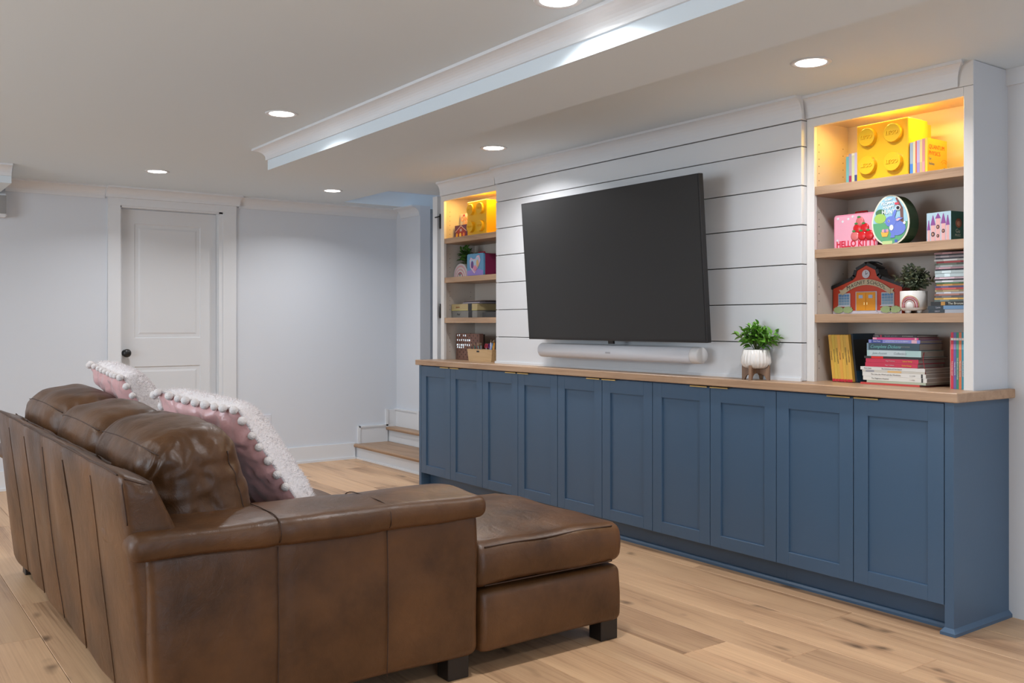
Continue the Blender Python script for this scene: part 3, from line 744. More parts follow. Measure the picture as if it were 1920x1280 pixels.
# ================================================================== WALL ITEMS
o = thing('outlet', 'white power outlet low on the wall right of the door', 'outlet', (XW, 2.835, 0.365))
MB().box(0, 0.006, -0.036, 0.036, -0.058, 0.058, 0.002).build('cover_plate', mat('plate', (0.66, 0.67, 0.72), 0.35), o)
for dz in (-0.02, 0.02):
    f = MB().box(0.006, 0.008, -0.016, 0.016, dz-0.014, dz+0.014, 0.001).build('socket', M['trim'], o)
    MB().box(0.008, 0.0086, -0.008, -0.006, dz-0.002, dz+0.007).box(0.008, 0.0086, 0.006, 0.008, dz-0.002, dz+0.007).box(0.008, 0.0086, -0.002, 0.002, dz-0.010, dz-0.006).build('slot', M['black'], f)
o = thing('wall_speaker', 'white wall speaker with grey grille at the left edge', 'speaker', (XW, 0.85, 1.89))
MB().box(0, 0.10, -0.12, 0.10, 0, 0.16, 0.008).build('speaker_cabinet', M['trim'], o)
MB().box(0.10, 0.106, -0.11, 0.094, 0.022, 0.148, 0.002).build('grille', M['grille'], o)
MB().box(0, 0.05, -0.03, 0.03, 0.16, 0.16+0.0).build('bracket', M['black'], o) if False else None
# ================================================================== SHELF OBJECTS
Z1, Z2, Z3, Z4 = 1.765, 1.4865, 1.2012, ZT
def X(x, y0=3.62, y1=3.572): return x*y1/y0
white = (0.75, 0.74, 0.72)
def up_book(label, x, t, y, z, d, h, col, lean=0, txt=None, tcol=white, tsize=None, bands=(), name='book', group=None, tz=0.5, cover_txt=None):
    b = thing(name, label, 'book', (x, y, z), (0, R(lean), 0), group)
    MB().box(0, t, 0, 0.0015, 0.0, h).box(0, 0.0013, 0.0015, d, 0.0, h).box(t-0.0013, t, 0.0015, d, 0.0, h).build('cover', cmat(col), b)
    MB().box(0.0014, t-0.0014, 0.0016, d-0.003, 0.002, h-0.002).build('pages', M['paper'], b)
    for (a, c, bc) in bands: MB().box(0.0003, t-0.0003, -0.0004, 0, a*h, c*h).build('spine_band', cmat(bc), b)
    if txt: text(txt, tsize or t*0.72, cmat(tcol), b, (t/2, -0.0009, h*tz), (R(90), R(90), 0), 0.0003, 'spine_lettering')
    return b
def flat_book(label, x0, x1, y, z, d, t, col, txt=(), bands=(), name='book', group=None, rot=0, pages=None, soft=False):
    b = thing(name, label, 'book', (x0, y, z), (0, 0, R(rot)), group); L = x1-x0
    bd = min(0.0016, t*0.2)
    MB().box(0, L, 0, 0.0018, 0, t).box(0, L, 0.0018, d, 0, bd).box(0, L, 0.0018, d, t-bd, t).build('cover', cmat(col), b)
    MB().box(0.002, L-0.002, 0.0019, d-0.003, bd*1.02, t-bd*1.02).build('pages', pages or M['paper'], b)
    for (a, c, bc) in bands: MB().box(a*L, c*L, -0.0005, 0, 0.0004, t-0.0004).build('spine_band', cmat(bc), b)
    for (s, fx, size, c, *r) in txt:
        text(s, size, cmat(c), b, (fx*L, -0.0010, t*(r[0] if r else 0.5)), (R(90), 0, 0), 0.0003, 'spine_lettering', sx=(r[1] if len(r) > 1 else 1), shear=(r[2] if len(r) > 2 else 0))
    return b
# ---- oversized yellow building-brick boxes
def brick(label, x, y, z, s=0.238):
    b = thing('brick_storage_box', label, 'storage box', (x, y, z), group='yellow brick boxes')
    MB().box(0, s, 0, 0.145, 0, s, 0.003).build('box_body', M['yellow'], b)
    MB().box(0.003, s-0.003, 0.146, 0.176, 0, s-0.012, 0.002).build('lid', M['yellow'], b)
    for i in (0.25, 0.745):
        for k in (0.26, 0.76):
            cx, cz = s*i, s*k
            st = MB().lathe([(0.0385, 0.0), (0.0378, -0.0200), (0.0365, -0.0215), (0.0, -0.0215)], (cx, -0.0002, cz), 48, 'Y', False).build('stud', M['yellow'], b)
            text('LEGO', 0.0215, M['yellow'], st, (cx, -0.0225, cz), ext=0.0022, name='embossed_lettering', sx=1.0, shear=0.15, bold=0.0006)
    return b
brick('yellow oversized brick box on the top shelf of the right bookcase', X(-2.418, 3.58, 3.545), 3.545, Z1)
brick('yellow oversized brick box on the top shelf of the left bookcase', -5.480, 3.565, Z1)
# ---- thin books left of the brick
cols = [((0.16, 0.45, 0.45), 'teal', (0.75, 0.35, 0.10)), ((0.42, 0.36, 0.46), 'mauve', (0.35, 0.03, 0.12)), ((0.62, 0.66, 0.36), 'pale green', (0.8, 0.8, 0.6)), ((0.52, 0.50, 0.70), 'lilac', (0.06, 0.08, 0.25))]
x = -2.467
tt = ['ROCKET SCIENCE', 'GENERAL RELATIVITY', 'ELECTROMAGNETISM', 'NEWTONIAN PHYSICS']
for i, (c, nm, c2) in enumerate(cols):
    t = 0.0135
    up_book('thin %s picture book standing left of the yellow brick box' % nm, x, t, 3.575, Z1, 0.14, 0.131+0.001*i, c, 0, None, bands=((0.0, 0.28, c2),) if i % 2 else ((0.93, 1.0, c2),), group='thin picture books on the top shelf')
    x += t+0.0004
cols = [((0.30, 0.38, 0.45), 'grey blue', (0.05, 0.20, 0.55)), ((0.68, 0.60, 0.35), 'cream', (0.72, 0.62, 0.30)), ((0.62, 0.09, 0.03), 'red', (0.70, 0.20, 0.05)), ((0.46, 0.38, 0.56), 'lilac', (0.35, 0.25, 0.5)), ((0.72, 0.55, 0.22), 'yellow cream', (0.55, 0.42, 0.2)), ((0.62, 0.24, 0.22), 'pink', (0.7, 0.3, 0.3))]
x = -2.1535
for i, (c, nm, c2) in enumerate(cols):
    t = (0.0135, 0.0105, 0.0055, 0.0125, 0.0105, 0.011)[i]
    up_book('thin %s picture book standing right of the yellow brick box' % nm, x, t, 3.552, Z1, 0.13, 0.132+0.0015*i, c, 0, None, bands=((0.04, 0.34, c2),), group='thin picture books on the top shelf')
    x += t+0.0003
yb = up_book('yellow square book with its cover facing out, right of the thin books', x, 0.010, 3.553, Z1, 0.145, 0.142, (0.86, 0.56, 0.03), 0, None)
for s_, z_, sz, c in (('QUANTUM', 0.108, 0.024, (0.75, 0.10, 0.02)), ('PHYSICS', 0.082, 0.024, (0.75, 0.10, 0.02)), ('for', 0.060, 0.017, (0.10, 0.22, 0.35)), ('Babies', 0.040, 0.017, (0.10, 0.22, 0.35))):
    text(s_, sz, cmat(c), yb, (0.0102, 0.010, z_), (R(90), 0, R(90)), 0.0004, 'cover_lettering', align='LEFT', sx=0.95)
MB().lathe([(0.0, 0.0004), (0.006, 0.0004), (0.006, 0.0)], (0.0102, 0.125, 0.025), 12, 'X').build('cover_emblem', cmat((0.08, 0.20, 0.35)), yb)
for rr_ in (0.018, 0.028):
    MB().tube([(0.0105, 0.125+rr_*math.cos(R(a)), 0.035+rr_*math.sin(R(a))) for a in range(40, 150, 12)], 0.0007, 4).build('cover_ring', cmat((0.75, 0.25, 0.03)), yb)
# ---- pink tin lunchbox
pt = thing('lunch_tin', 'pink metal lunch tin with red apples and red lettering', 'lunch tin', (-2.545, 3.60, Z2))
def rrect(w, h, r, n=5):
    pts = []
    for cx, cy, a0 in ((w-r, h-r, 0), (r, h-r, 90), (r, r, 180), (w-r, r, 270)):
        for k in range(n+1):
            a = R(a0+90*k/n); pts.append((cx+r*math.cos(a), cy+r*math.sin(a)))
    return pts
MB().prism([(p[0], p[1]) for p in rrect(0.214, 0.152, 0.014)], 0, 0.075, 'Y').build('tin_body', cmat((0.72, 0.26, 0.36), 0.3), pt)
MB().prism([(p[0]+0.006, p[1]+0.006) for p in rrect(0.202, 0.140, 0.010)], -0.0025, 0, 'Y').build('embossed_panel', cmat((0.80, 0.38, 0.48), 0.3), pt)
text('HELLO KITTY', 0.039, cmat((0.62, 0.02, 0.05), 0.3), pt, (0.112, -0.003, 0.021), ext=0.0008, sx=0.84, bold=0.0012)
red = cmat((0.60, 0.015, 0.02), 0.25); red2 = cmat((0.66, 0.16, 0.16), 0.25); grn = cmat((0.05, 0.22, 0.05), 0.4)
for i, (ax, az, r_, m_) in enumerate(((0.108, 0.060, 0.0215, red2), (0.143, 0.060, 0.0215, red), (0.178, 0.060, 0.0215, red), (0.120, 0.092, 0.0215, red), (0.156, 0.092, 0.0205, red), (0.133, 0.121, 0.020, red2))):
    a = MB().lathe([(0.0, -0.0045), (r_*0.7, -0.004), (r_, -0.0015), (r_, 0.002)], (ax, -0.0026-0.0006*(i % 3), az-0.006), 16, 'Y').build('apple', m_, pt)
    disc((ax-0.004, -0.007, az+r_-0.006), 0.009, 0.0045, 0.001, 8).build('leaf', grn, a)
for ax, az in ((0.022, 0.136), (0.046, 0.122), (0.074, 0.131), (0.096, 0.140), (0.02, 0.040)):
    disc((ax, -0.003, az), 0.006, 0.006, 0.0008, 5).build('flower', cmat((0.72, 0.70, 0.72)), pt)
MB().tube([(0.08, 0.037, 0.150), (0.085, 0.037, 0.162), (0.14, 0.037, 0.162), (0.145, 0.037, 0.150)], 0.004, 6).build('handle', red, pt)
# ---- egg-shaped game tin
eg = thing('game_tin', 'egg-shaped green and blue game tin with a blue rabbit picture', 'game tin', (-2.245, 3.562, Z2), (0, 0, R(3)))
def egg(sx, sz, n=36, dz=0.104):
    pts = []
    for k in range(n):
        a = 2*math.pi*k/n; zx = math.sin(a); wv = 1-0.13*zx
        z = max(dz+sz*zx, 0.0); pts.append((sx*wv*math.cos(a), z))
    return pts
EX, EZ = 0.081, 0.104
MB().prism(egg(EX, EZ), 0, 0.075, 'Y').build('tin_side', cmat((0.035, 0.085, 0.04), 0.4), eg)
MB().prism(egg(EX+0.002, EZ+0.001), -0.004, 0, 'Y').build('lid_rim', cmat((0.70, 0.66, 0.52), 0.3), eg)
MB().prism(egg(EX-0.005, EZ-0.005), -0.0052, -0.004, 'Y').build('lid_picture', cmat((0.30, 0.52, 0.62), 0.3), eg)
def clip(pts, f): return pts
lo = [p for p in egg(EX-0.006, EZ-0.006, 60) if p[1] < 0.098]
lo = sorted([p for p in lo if p[0] < 0], key=lambda p: -p[1])+sorted([p for p in lo if p[0] >= 0], key=lambda p: p[1])
MB().prism(lo, -0.0060, -0.0052, 'Y').build('meadow', cmat((0.10, 0.34, 0.16), 0.35), eg)
disc((-0.044, -0.0060, 0.113), 0.026, 0.020, 0.001).build('bush', cmat((0.32, 0.52, 0.10)), eg)
disc((-0.042, -0.0058, 0.136), 0.022, 0.016, 0.001).build('bush', cmat((0.06, 0.16, 0.07)), eg)
MB().prism([(0.047, 0.08), (0.060, 0.08), (0.057, 0.15), (0.030, 0.196), (0.024, 0.193), (0.044, 0.15)], -0.0066, -0.0056, 'Y').build('tree_trunk', cmat((0.16, 0.07, 0.06)), eg)
bl = cmat((0.13, 0.19, 0.56), 0.35)
rb = disc((0.033, -0.0068, 0.068), 0.036, 0.030, 0.0012).build('rabbit', bl, eg)
disc((0.004, -0.0074, 0.098), 0.024, 0.022, 0.0012).build('rabbit_head', bl, rb)
MB().prism([(0.006, 0.110), (0.020, 0.108), (0.030, 0.142), (0.020, 0.146)], -0.0084, -0.0072, 'Y').build('rabbit_ear', bl, rb)
MB().prism([(0.018, 0.100), (0.034, 0.094), (0.058, 0.108), (0.040, 0.114)], -0.0092, -0.0080, 'Y').build('rabbit_ear', bl, rb)
MB().prism([(0.026, 0.101), (0.036, 0.098), (0.050, 0.107), (0.038, 0.109)], -0.0098, -0.0090, 'Y').build('ear_lining', cmat((0.75, 0.40, 0.42)), rb)
disc((-0.004, -0.0088, 0.100), 0.004, 0.005, 0.0006, 10).build('eye', cmat(white), rb)
disc((-0.004, -0.0094, 0.100), 0.002, 0.003, 0.0006, 8).build('pupil', M['black'], rb)
disc((0.008, -0.0090, 0.072), 0.009, 0.012, 0.0008, 10).build('chest', cmat(white), rb)
disc((0.064, -0.0082, 0.088), 0.006, 0.006, 0.0008, 10).build('tail', cmat(white), rb)
MB().prism([(0.002, 0.030), (0.022, 0.030), (0.022, 0.055), (0.008, 0.055)], -0.0084, -0.0070, 'Y').build('rabbit_leg', bl, rb)
MB().prism([(-0.040, 0.056), (-0.034, 0.036), (-0.012, 0.036), (-0.004, 0.056)], -0.0078, -0.0062, 'Y').build('basket', cmat((0.78, 0.42, 0.06)), eg)
for ex, c in ((-0.030, (0.75, 0.38, 0.38)), (-0.020, (0.30, 0.20, 0.50)), (-0.012, (0.70, 0.30, 0.35))):
    disc((ex, -0.0068, 0.060), 0.006, 0.008, 0.001, 10).build('egg', cmat(c), eg)
for s_, z_, sz in (('HOPPY', 0.188, 0.012), ('FLOPPY\'S', 0.173, 0.018), ('HAPPY', 0.157, 0.019), ('HUNT', 0.138, 0.024)):
    text(s_, sz, cmat((0.75, 0.80, 0.82)), eg, (-0.006, -0.0075, z_), ext=0.0006, bold=0.0005, sx=0.88)
disc((0.036, -0.0072, 0.152), 0.011, 0.011, 0.001, 14).build('badge', cmat((0.60, 0.62, 0.62)), eg)
disc((0.036, -0.0084, 0.152), 0.007, 0.007, 0.0006, 12).build('badge_centre', M['black'], eg)
disc((0.030, -0.0072, 0.170), 0.010, 0.005, 0.001, 10).build('badge', cmat((0.62, 0.05, 0.08)), eg)
MB().box(-0.034, 0.010, -0.0068, -0.0060, 0.004, 0.018).build('caption_panel', cmat((0.45, 0.58, 0.25)), eg)
MB().box(0.021, 0.033, -0.0068, -0.0060, 0.010, 0.022).build('badge', cmat((0.05, 0.10, 0.40)), eg)
for yy, zz, c in ((0.03, 0.13, (0.60, 0.42, 0.05)), (0.045, 0.05, (0.50, 0.05, 0.06))):
    pass
# ---- castle box
cb = thing('puzzle_box', 'small box with pink castle towers and a dark teal side', 'box', (-2.108, 3.600, Z2), (0, 0, R(-8)))
W, H_ = 0.112, 0.121
MB().box(0, W, 0, 0.12, 0, H_, 0.001).build('box_body', cmat((0.03, 0.14, 0.13)), cb)
MB().box(0.0, W, -0.0008, 0, 0, H_).build('front_print', cmat((0.42, 0.58, 0.66)), cb)
pk = cmat((0.74, 0.42, 0.40)); pu = cmat((0.26, 0.08, 0.28)); skin = cmat((0.55, 0.30, 0.20)); dk = cmat((0.06, 0.03, 0.04))
for tx, th, tw in ((0.010, 0.052, 0.012), (0.030, 0.070, 0.019), (0.053, 0.096, 0.021), (0.078, 0.074, 0.019), (0.098, 0.066, 0.014)):
    t_ = MB().box(tx-tw/2, tx+tw/2, -0.0016, -0.0009, 0, th).build('tower', pk, cb)
    MB().prism([(tx-tw*0.62, th), (tx+tw*0.62, th), (tx+0.001, min(th+0.040, 0.117)), (tx-0.001, min(th+0.040, 0.117))], -0.0020, -0.0009, 'Y').build('spire', pu, t_)
for fx, fz, rr_ in ((0.030, 0.034, 0.0085), (0.053, 0.062, 0.0075), (0.078, 0.044, 0.0070), (0.053, 0.026, 0.006)):
    h_ = disc((fx, -0.0017, fz), rr_, rr_*1.15, 0.0008, 12).build('hair', dk, cb)
    disc((fx, -0.0026, fz), rr_*0.5, rr_*0.6, 0.0006, 10).build('face', skin, h_)
text('Gu', 0.022, cmat((0.50, 0.58, 0.56)), cb, (W+0.0006, 0.040, 0.042), (R(90), 0, R(90)), 0.0004, 'side_lettering')
text('PUZZ', 0.013, cmat((0.50, 0.58, 0.56)), cb, (W+0.0006, 0.040, 0.025), (R(90), 0, R(90)), 0.0004, 'side_lettering')
sd = MB().lathe([(0.0, 0.0008), (0.019, 0.0008), (0.019, 0)], (W, 0.045, 0.074), 20, 'X').build('portrait', cmat((0.30, 0.12, 0.08)), cb)
MB().lathe([(0.0, 0.0016), (0.010, 0.0016), (0.010, 0)], (W, 0.045, 0.072), 16, 'X').build('face', skin, sd)
# ---- schoolhouse tin
sc = thing('schoolhouse_tin', 'red schoolhouse-shaped tin with black roof and orange doors', 'tin', (-2.427, 3.665, Z3))
hw = 0.169
out = [(-hw, 0.0), (hw, 0.0), (hw, 0.118), (0.066, 0.158), (0.052, 0.170), (0.044, 0.196), (0.0, 0.219), (-0.044, 0.196), (-0.052, 0.170), (-0.066, 0.158), (-hw, 0.118)]
MB().prism(out, 0, 0.060, 'Y').build('tin_body', cmat((0.55, 0.055, 0.02), 0.3), sc)
def strip(path, w, y0, y1):
    mb = MB()
    for a, b in zip(path, path[1:]):
        d = Vector((b[0]-a[0], b[1]-a[1])).normalized(); n_ = Vector((-d.y, d.x))*w
        mb.prism([(a[0]-d.x*0.002, a[1]-d.y*0.002), (b[0]+d.x*0.002, b[1]+d.y*0.002), (b[0]+n_.x, b[1]+n_.y), (a[0]+n_.x, a[1]+n_.y)], y0, y1, 'Y')
    return mb
strip([(-hw-0.005, 0.113), (-0.068, 0.152), (-0.053, 0.166), (-0.045, 0.192), (0.0, 0.214), (0.045, 0.192), (0.053, 0.166), (0.068, 0.152), (hw+0.005, 0.113)], 0.0145, -0.004, 0.063).build('roof', M['black'], sc)
disc((0.0, -0.003, 0.176), 0.0185, 0.0185, 0.002, 24).build('clock_face', cmat((0.55, 0.55, 0.60)), sc)
MB().box(-0.0008, 0.0008, -0.0058, -0.005, 0.174, 0.190).prism([(0, 0.173), (0.011, 0.180), (0.010, 0.1815), (-0.001, 0.175)], -0.0058, -0.005, 'Y').build('clock_hands', M['black'], sc)
arc = lambda x, z0: z0-0.35*(x*x)/0.11
top = [(x_, arc(x_, 0.152)) for x_ in [0.118-0.0197*k for k in range(13)]]
bot = [(x_, arc(x_, 0.130)) for x_ in [-0.118+0.0197*k for k in range(13)]]
mb = MB()
for i in range(12):
    xa, xb = -0.118+0.01967*i, -0.118+0.01967*(i+1)
    mb.prism([(xa, arc(xa, 0.128)), (xb, arc(xb, 0.128)), (xb, arc(xb, 0.153)), (xa, arc(xa, 0.153))], -0.006, -0.003, 'Y')
for s in (-1, 1): mb.prism([(s*0.114, 0.076+0.012), (s*0.138, 0.090), (s*0.128, 0.099), (s*0.136, 0.110), (s*0.114, 0.108)], -0.0045, -0.002, 'Y')
bn = mb.build('banner', cmat((0.50, 0.42, 0.27)), sc)
word = 'MAGNET SCHOOL'; xx = -0.097
wd = {'M': 0.0225, 'A': 0.0165, 'G': 0.0175, 'N': 0.0175, 'E': 0.0135, 'T': 0.0135, ' ': 0.0075, 'S': 0.0165, 'C': 0.0165, 'H': 0.0175, 'O': 0.018, 'L': 0.013}
for i, ch in enumerate(word):
    big = i in (0, 7); ww = wd[ch]*(1.0 if big else 0.92)
    if ch != ' ': text(ch, 0.0265 if big else 0.0215, M['black'], bn, (xx+ww/2, -0.0064, arc(xx+ww/2, 0.1400)), (R(90), R(700*0.35/0.11*(xx+ww/2)/10*0.3), 0), 0.0003, sx=0.98)
    xx += ww
fr = MB().box(-0.053, 0.053, -0.004, 0, 0.016, 0.100, 0.002).build('door_frame', cmat((0.50, 0.47, 0.50)), sc)
for s in (-1, 1):
    dd = MB().box(min(0, s*0.047)+0.0006, max(0, s*0.047)-0.0006, -0.006, -0.004, 0.016, 0.096).build('door', cmat((0.76, 0.30, 0.01), 0.3), fr)
    MB().box(s*0.024-0.010, s*0.024+0.010, -0.0068, -0.006, 0.070, 0.084).build('window', cmat((0.35, 0.45, 0.62)), fr)
    MB().box(s*0.007-0.002, s*0.007+0.002, -0.009, -0.006, 0.040, 0.053, 0.001).build('handle', M['brass'], fr)
for s in (-1, 1):
    cx = s*0.107-0.003
    wf = MB().box(cx-0.031, cx+0.031, -0.0042, 0, 0.035, 0.094, 0.002).box(cx-0.033, cx+0.033, -0.006, 0, 0.034, 0.038).build('window_frame', cmat((0.52, 0.53, 0.58)), sc)
    for i in range(4):
        for k in range(4):
            c_ = (0.08+0.05*(3-k), 0.22+0.05*(3-k), 0.42+0.02*(3-k))
            x0_ = cx-0.0265+i*0.0136; z0_ = 0.0415+k*0.0122
            MB().box(x0_, x0_+0.0118, -0.0050, -0.0042, z0_, z0_+0.0105).build('pane', cmat(c_), wf)
mb = MB().box(-hw, hw, -0.004, 0, 0, 0.016, 0.002).box(-0.070, 0.062, -0.010, -0.004, 0, 0.009, 0.002).box(-0.062, 0.055, -0.008, -0.004, 0.009, 0.015)
mb.build('front_step', cmat((0.52, 0.48, 0.52)), sc)
for cx in (-0.137, -0.090, 0.098, 0.142):
    mb = MB().box(0, 0, 0, 0, 0, 0); mb = MB()
    pts = [(cx+0.025*math.cos(a)*(1+0.06*math.cos(9*a)), 0.020+0.0145*math.sin(a)*(1+0.08*math.cos(9*a))) for a in [2*math.pi*k/36 for k in range(36)]]
    mb.prism(pts, -0.0070-0.001*(cx > 0), -0.004, 'Y'); mb.build('bush', cmat((0.30, 0.38, 0.17)), sc)
MB().tube([(-0.035, 0.04, 0.212), (-0.035, 0.04, 0.229), (0.0, 0.04, 0.231), (0.03, 0.04, 0.227), (0.050, 0.04, 0.218)], 0.0035, 6).build('handle', M['black'], sc)
# ---- plants
def leaf_mesh(L, W_, nm, m, fold=0.25):
    vs = [(0, 0, 0), (L*0.35, W_/2, W_*fold), (L*0.35, 0, 0), (L*0.35, -W_/2, W_*fold), (L*0.75, W_*0.36, W_*fold*0.6-0.1*L), (L*0.75, 0, -0.08*L), (L*0.75, -W_*0.36, W_*fold*0.6-0.1*L), (L, 0, -0.2*L)]
    fs = [(0, 2, 1), (0, 3, 2), (1, 2, 5, 4), (2, 3, 6, 5), (4, 5, 7), (5, 6, 7)]
    return MB().add(vs, fs, True).mesh(nm, m)
def leafmat(d, roll):
    d = d.normalized(); up = Vector((0, 0, 1)) if abs(d.z) < 0.95 else Vector((1, 0, 0))
    y = up.cross(d).normalized(); z = d.cross(y)
    return Matrix((d, y, z)).transposed().to_4x4() @ Matrix.Rotation(roll, 4, 'X')
def foliage(root, c, n_st, hgt, spread, L, W_, m, seed, single=True, per=7, tip=None, cluster=0.0):
    r = random.Random(seed); c = Vector(c); stems = MB(); leaves = []
    for i in range(n_st):
        a = 2*math.pi*(i+r.random()*0.6)/n_st; el = r.uniform(0.15, 1.0)
        tgt = c+Vector((math.cos(a)*spread*el, math.sin(a)*spread*el*0.62, hgt*(1.05-0.55*el*el)*r.uniform(.8, 1.08)))
        mid = (c+tgt)/2+Vector((math.cos(a)*-0.1*spread, 0, 0.12*hgt))
        pts = [c, mid, tgt]; stems.tube(pts, [0.0016, 0.0013, 0.0007], 5)
        for k in range(per):
            t = 0.30+0.72*k/(per-1); p = c*(1-t)**2+mid*2*t*(1-t)+tgt*t*t if t <= 1 else tgt
            dirv = (tgt-c).normalized(); g = 2.4*k+r.random()
            side = dirv.orthogonal().normalized(); side.rotate(Matrix.Rotation(g, 3, dirv))
            d = (dirv*(0.35+0.9*(t > 0.9))+side*r.uniform(.6, 1.0)+Vector((0, 0, 0.15)))
            leaves.append((p, leafmat(d, r.uniform(-.6, .6)), r.uniform(.65, 1.12)*(0.85+0.3*(t < .8))))
    stems.build('stems', M['stem'], root)
    me = leaf_mesh(L, W_, 'leaf', m)
    if single:
        for p, mt, s_ in leaves:
            o = bpy.data.objects.new('leaf', me); C.objects.link(o); o.parent = root
            o.matrix_local = Matrix.Translation(p) @ mt @ Matrix.Scale(s_, 4)
    else:
        mb = MB()
        for p, mt, s_ in leaves:
            T = Matrix.Translation(p) @ mt @ Matrix.Scale(s_, 4)
            mb.add([T @ v.co for v in me.vertices], [tuple(f.vertices) for f in me.polygons], True)
        mb.build('foliage', m, root, kind='stuff')
# counter plant on its walnut stand
cp = thing('potted_plant', 'bright green plant in a ribbed white pot on a wooden stand, on the worktop', 'plant', (-2.822, 3.407, ZT), (0, 0, R(35.8)))
prof = [(0.0, 0.052), (0.040, 0.053), (0.058, 0.062), (0.066, 0.080), (0.064, 0.105), (0.056, 0.138), (0.053, 0.139), (0.055, 0.120), (0.0, 0.118)]
MB().lathe(prof, (0, 0, 0), 96, flute=0.035, fn=24).build('pot', M['ceramic'], cp)
MB().lathe([(0.0, 0.121), (0.050, 0.121)], (0, 0, 0), 20).build('soil', M['soil'], cp)
def stand_leg(s):
    pts = [(s*0.012, 0.030), (s*0.030, 0.028), (s*0.045, 0.018), (s*0.053, 0.0), (s*0.066, 0.0), (s*0.066, 0.068), (s*0.062, 0.068), (s*0.056, 0.058), (s*0.040, 0.0515), (s*0.012, 0.0505)]
    return pts
for ang in (0, 90, 180, 270):
    g = MB().prism(stand_leg(1), -0.0065, 0.0065, 'Y').build('stand_leg', M['walnut'], cp); g.rotation_euler = (0, 0, R(ang-20))
MB().box(-0.0125, 0.0125, -0.0125, 0.0125, 0.030, 0.0505).build('stand_hub', M['walnut'], cp)
foliage(cp, (0, 0, 0.125), 24, 0.125, 0.115, 0.038, 0.022, M['leaf'], 5, True, 10)
# rainbow pot in the right bookcase
pp = thing('potted_plant', 'dusty green plant in a footed cream pot with a painted rainbow', 'plant', (-2.170, 3.607, Z3))
MB().lathe([(0.0, 0.012), (0.040, 0.012), (0.049, 0.018), (0.0525, 0.030), (0.0525, 0.092), (0.0500, 0.093), (0.0500, 0.080), (0.0, 0.078)], (0, 0, 0), 48).build('pot', M['ceramic'], pp)
for a in (0, 90, 180, 270):
    MB().lathe([(0.007, 0.0), (0.010, 0.006), (0.011, 0.013)], (0.030*math.cos(R(a+45+36)), 0.030*math.sin(R(a+45+36)), 0), 12).build('foot', M['ceramic'], pp)
view = math.atan2(-3.628, 2.145)
for rr_, c_, w_ in ((0.036, (0.62, 0.36, 0.10), 0.0014), (0.030, (0.50, 0.16, 0.20), 0.0035), (0.0215, (0.34, 0.05, 0.05), 0.0024), (0.015, (0.55, 0.38, 0.35), 0.0016)):
    mb = MB(); pts = []
    for k in range(-3, 22):
        a = R(10*k)
        h_ = rr_*math.cos(a) if 0 <= k <= 18 else rr_*(1 if k < 0 else -1); z_ = 0.036+rr_*math.sin(a) if 0 <= k <= 18 else 0.036-(0.004*(-k) if k < 0 else 0.004*(k-18))
        th = view-0.30+h_/0.0525
        pts.append((0.0527*math.cos(th), 0.0527*math.sin(th), z_))
    mb.tube(pts, w_, 6); mb.build('rainbow_stripe', cmat(c_), pp)
MB().lathe([(0.0, 0.084), (0.049, 0.084)], (0, 0, 0), 16).build('soil', M['soil'], pp)
foliage(pp, (0, 0, 0.082), 40, 0.105, 0.092, 0.022, 0.016, M['leaf2'], 12, False, 13)
# rainbow planter in the left bookcase
rp = thing('potted_plant', 'green plant in a rainbow-shaped planter on the left bookcase', 'plant', (-5.605, 3.590, Z2))
RR = 0.094
def halfdisc(r, y0, y1):
    pts = [(r*math.cos(math.pi*k/20), r*1.05*math.sin(math.pi*k/20)) for k in range(21)]
    return MB().prism(pts, y0, y1, 'Y')
halfdisc(RR, 0, 0.09).build('planter', M['ceramic'], rp)
for i, (r_, c_) in enumerate(((0.092, (0.55, 0.50, 0.52)), (0.082, (0.60, 0.33, 0.34)), (0.070, (0.62, 0.56, 0.55)), (0.058, (0.60, 0.33, 0.34)), (0.048, (0.66, 0.62, 0.58)), (0.037, (0.45, 0.10, 0.14)), (0.028, (0.64, 0.62, 0.58)))):
    halfdisc(r_, -0.0008*(i+1), -0.0008*i-0.0001).build('rainbow_stripe', cmat(c_), rp)
MB().prism([(0, 0.006), (0.014, 0.022), (0.008, 0.030), (0, 0.025), (-0.008, 0.030), (-0.014, 0.022)], -0.0070, -0.0058, 'Y').build('heart', cmat((0.20, 0.20, 0.18)), rp)
foliage(rp, (-0.015, 0.055, 0.08), 24, 0.125, 0.105, 0.036, 0.020, M['leaf3'], 31, False, 9)
# ---- candy game box
cd = thing('game_box', 'small colourful board game box leaning beside the left yellow brick', 'game box', (-5.698, 3.60, Z1))
MB().box(0, 0.165, 0, 0.045, 0, 0.095, 0.001).build('box_body', cmat((0.12, 0.03, 0.10)), cd)
MB().box(0, 0.160, 0.046, 0.085, 0, 0.182, 0.001).build('box_back', cmat((0.62, 0.55, 0.42)), cd)
MB().prism([(0.02, 0.02), (0.145, 0.02), (0.145, 0.055), (0.0825, 0.090), (0.02, 0.055)], -0.001, 0, 'Y').build('house', cmat((0.30, 0.03, 0.05)), cd)
strip([(0.155, 0.050), (0.0825, 0.092), (0.01, 0.050)], 0.004, -0.0020, -0.001).build('roof_line', cmat((0.66, 0.55, 0.55)), cd)
MB().box(0.070, 0.095, -0.002, -0.001, 0.050, 0.068).build('house_window', cmat((0.45, 0.38, 0.45)), cd)
for k, (cx, c_) in enumerate(((0.03, (0.7, 0.35, 0.03)), (0.075, (0.75, 0.55, 0.1)), (0.12, (0.7, 0.2, 0.05)))):
    disc((cx, -0.0012, 0.022), 0.014, 0.018, 0.001, 10).build('gumdrop', cmat(c_), cd)
text('CANDY', 0.042, cmat((0.75, 0.28, 0.08)), cd, (0.084, 0.0452, 0.142), ext=0.0006, bold=0.0012)
text('LAND', 0.036, cmat((0.75, 0.34, 0.10)), cd, (0.084, 0.0452, 0.114), ext=0.0006, bold=0.0012)
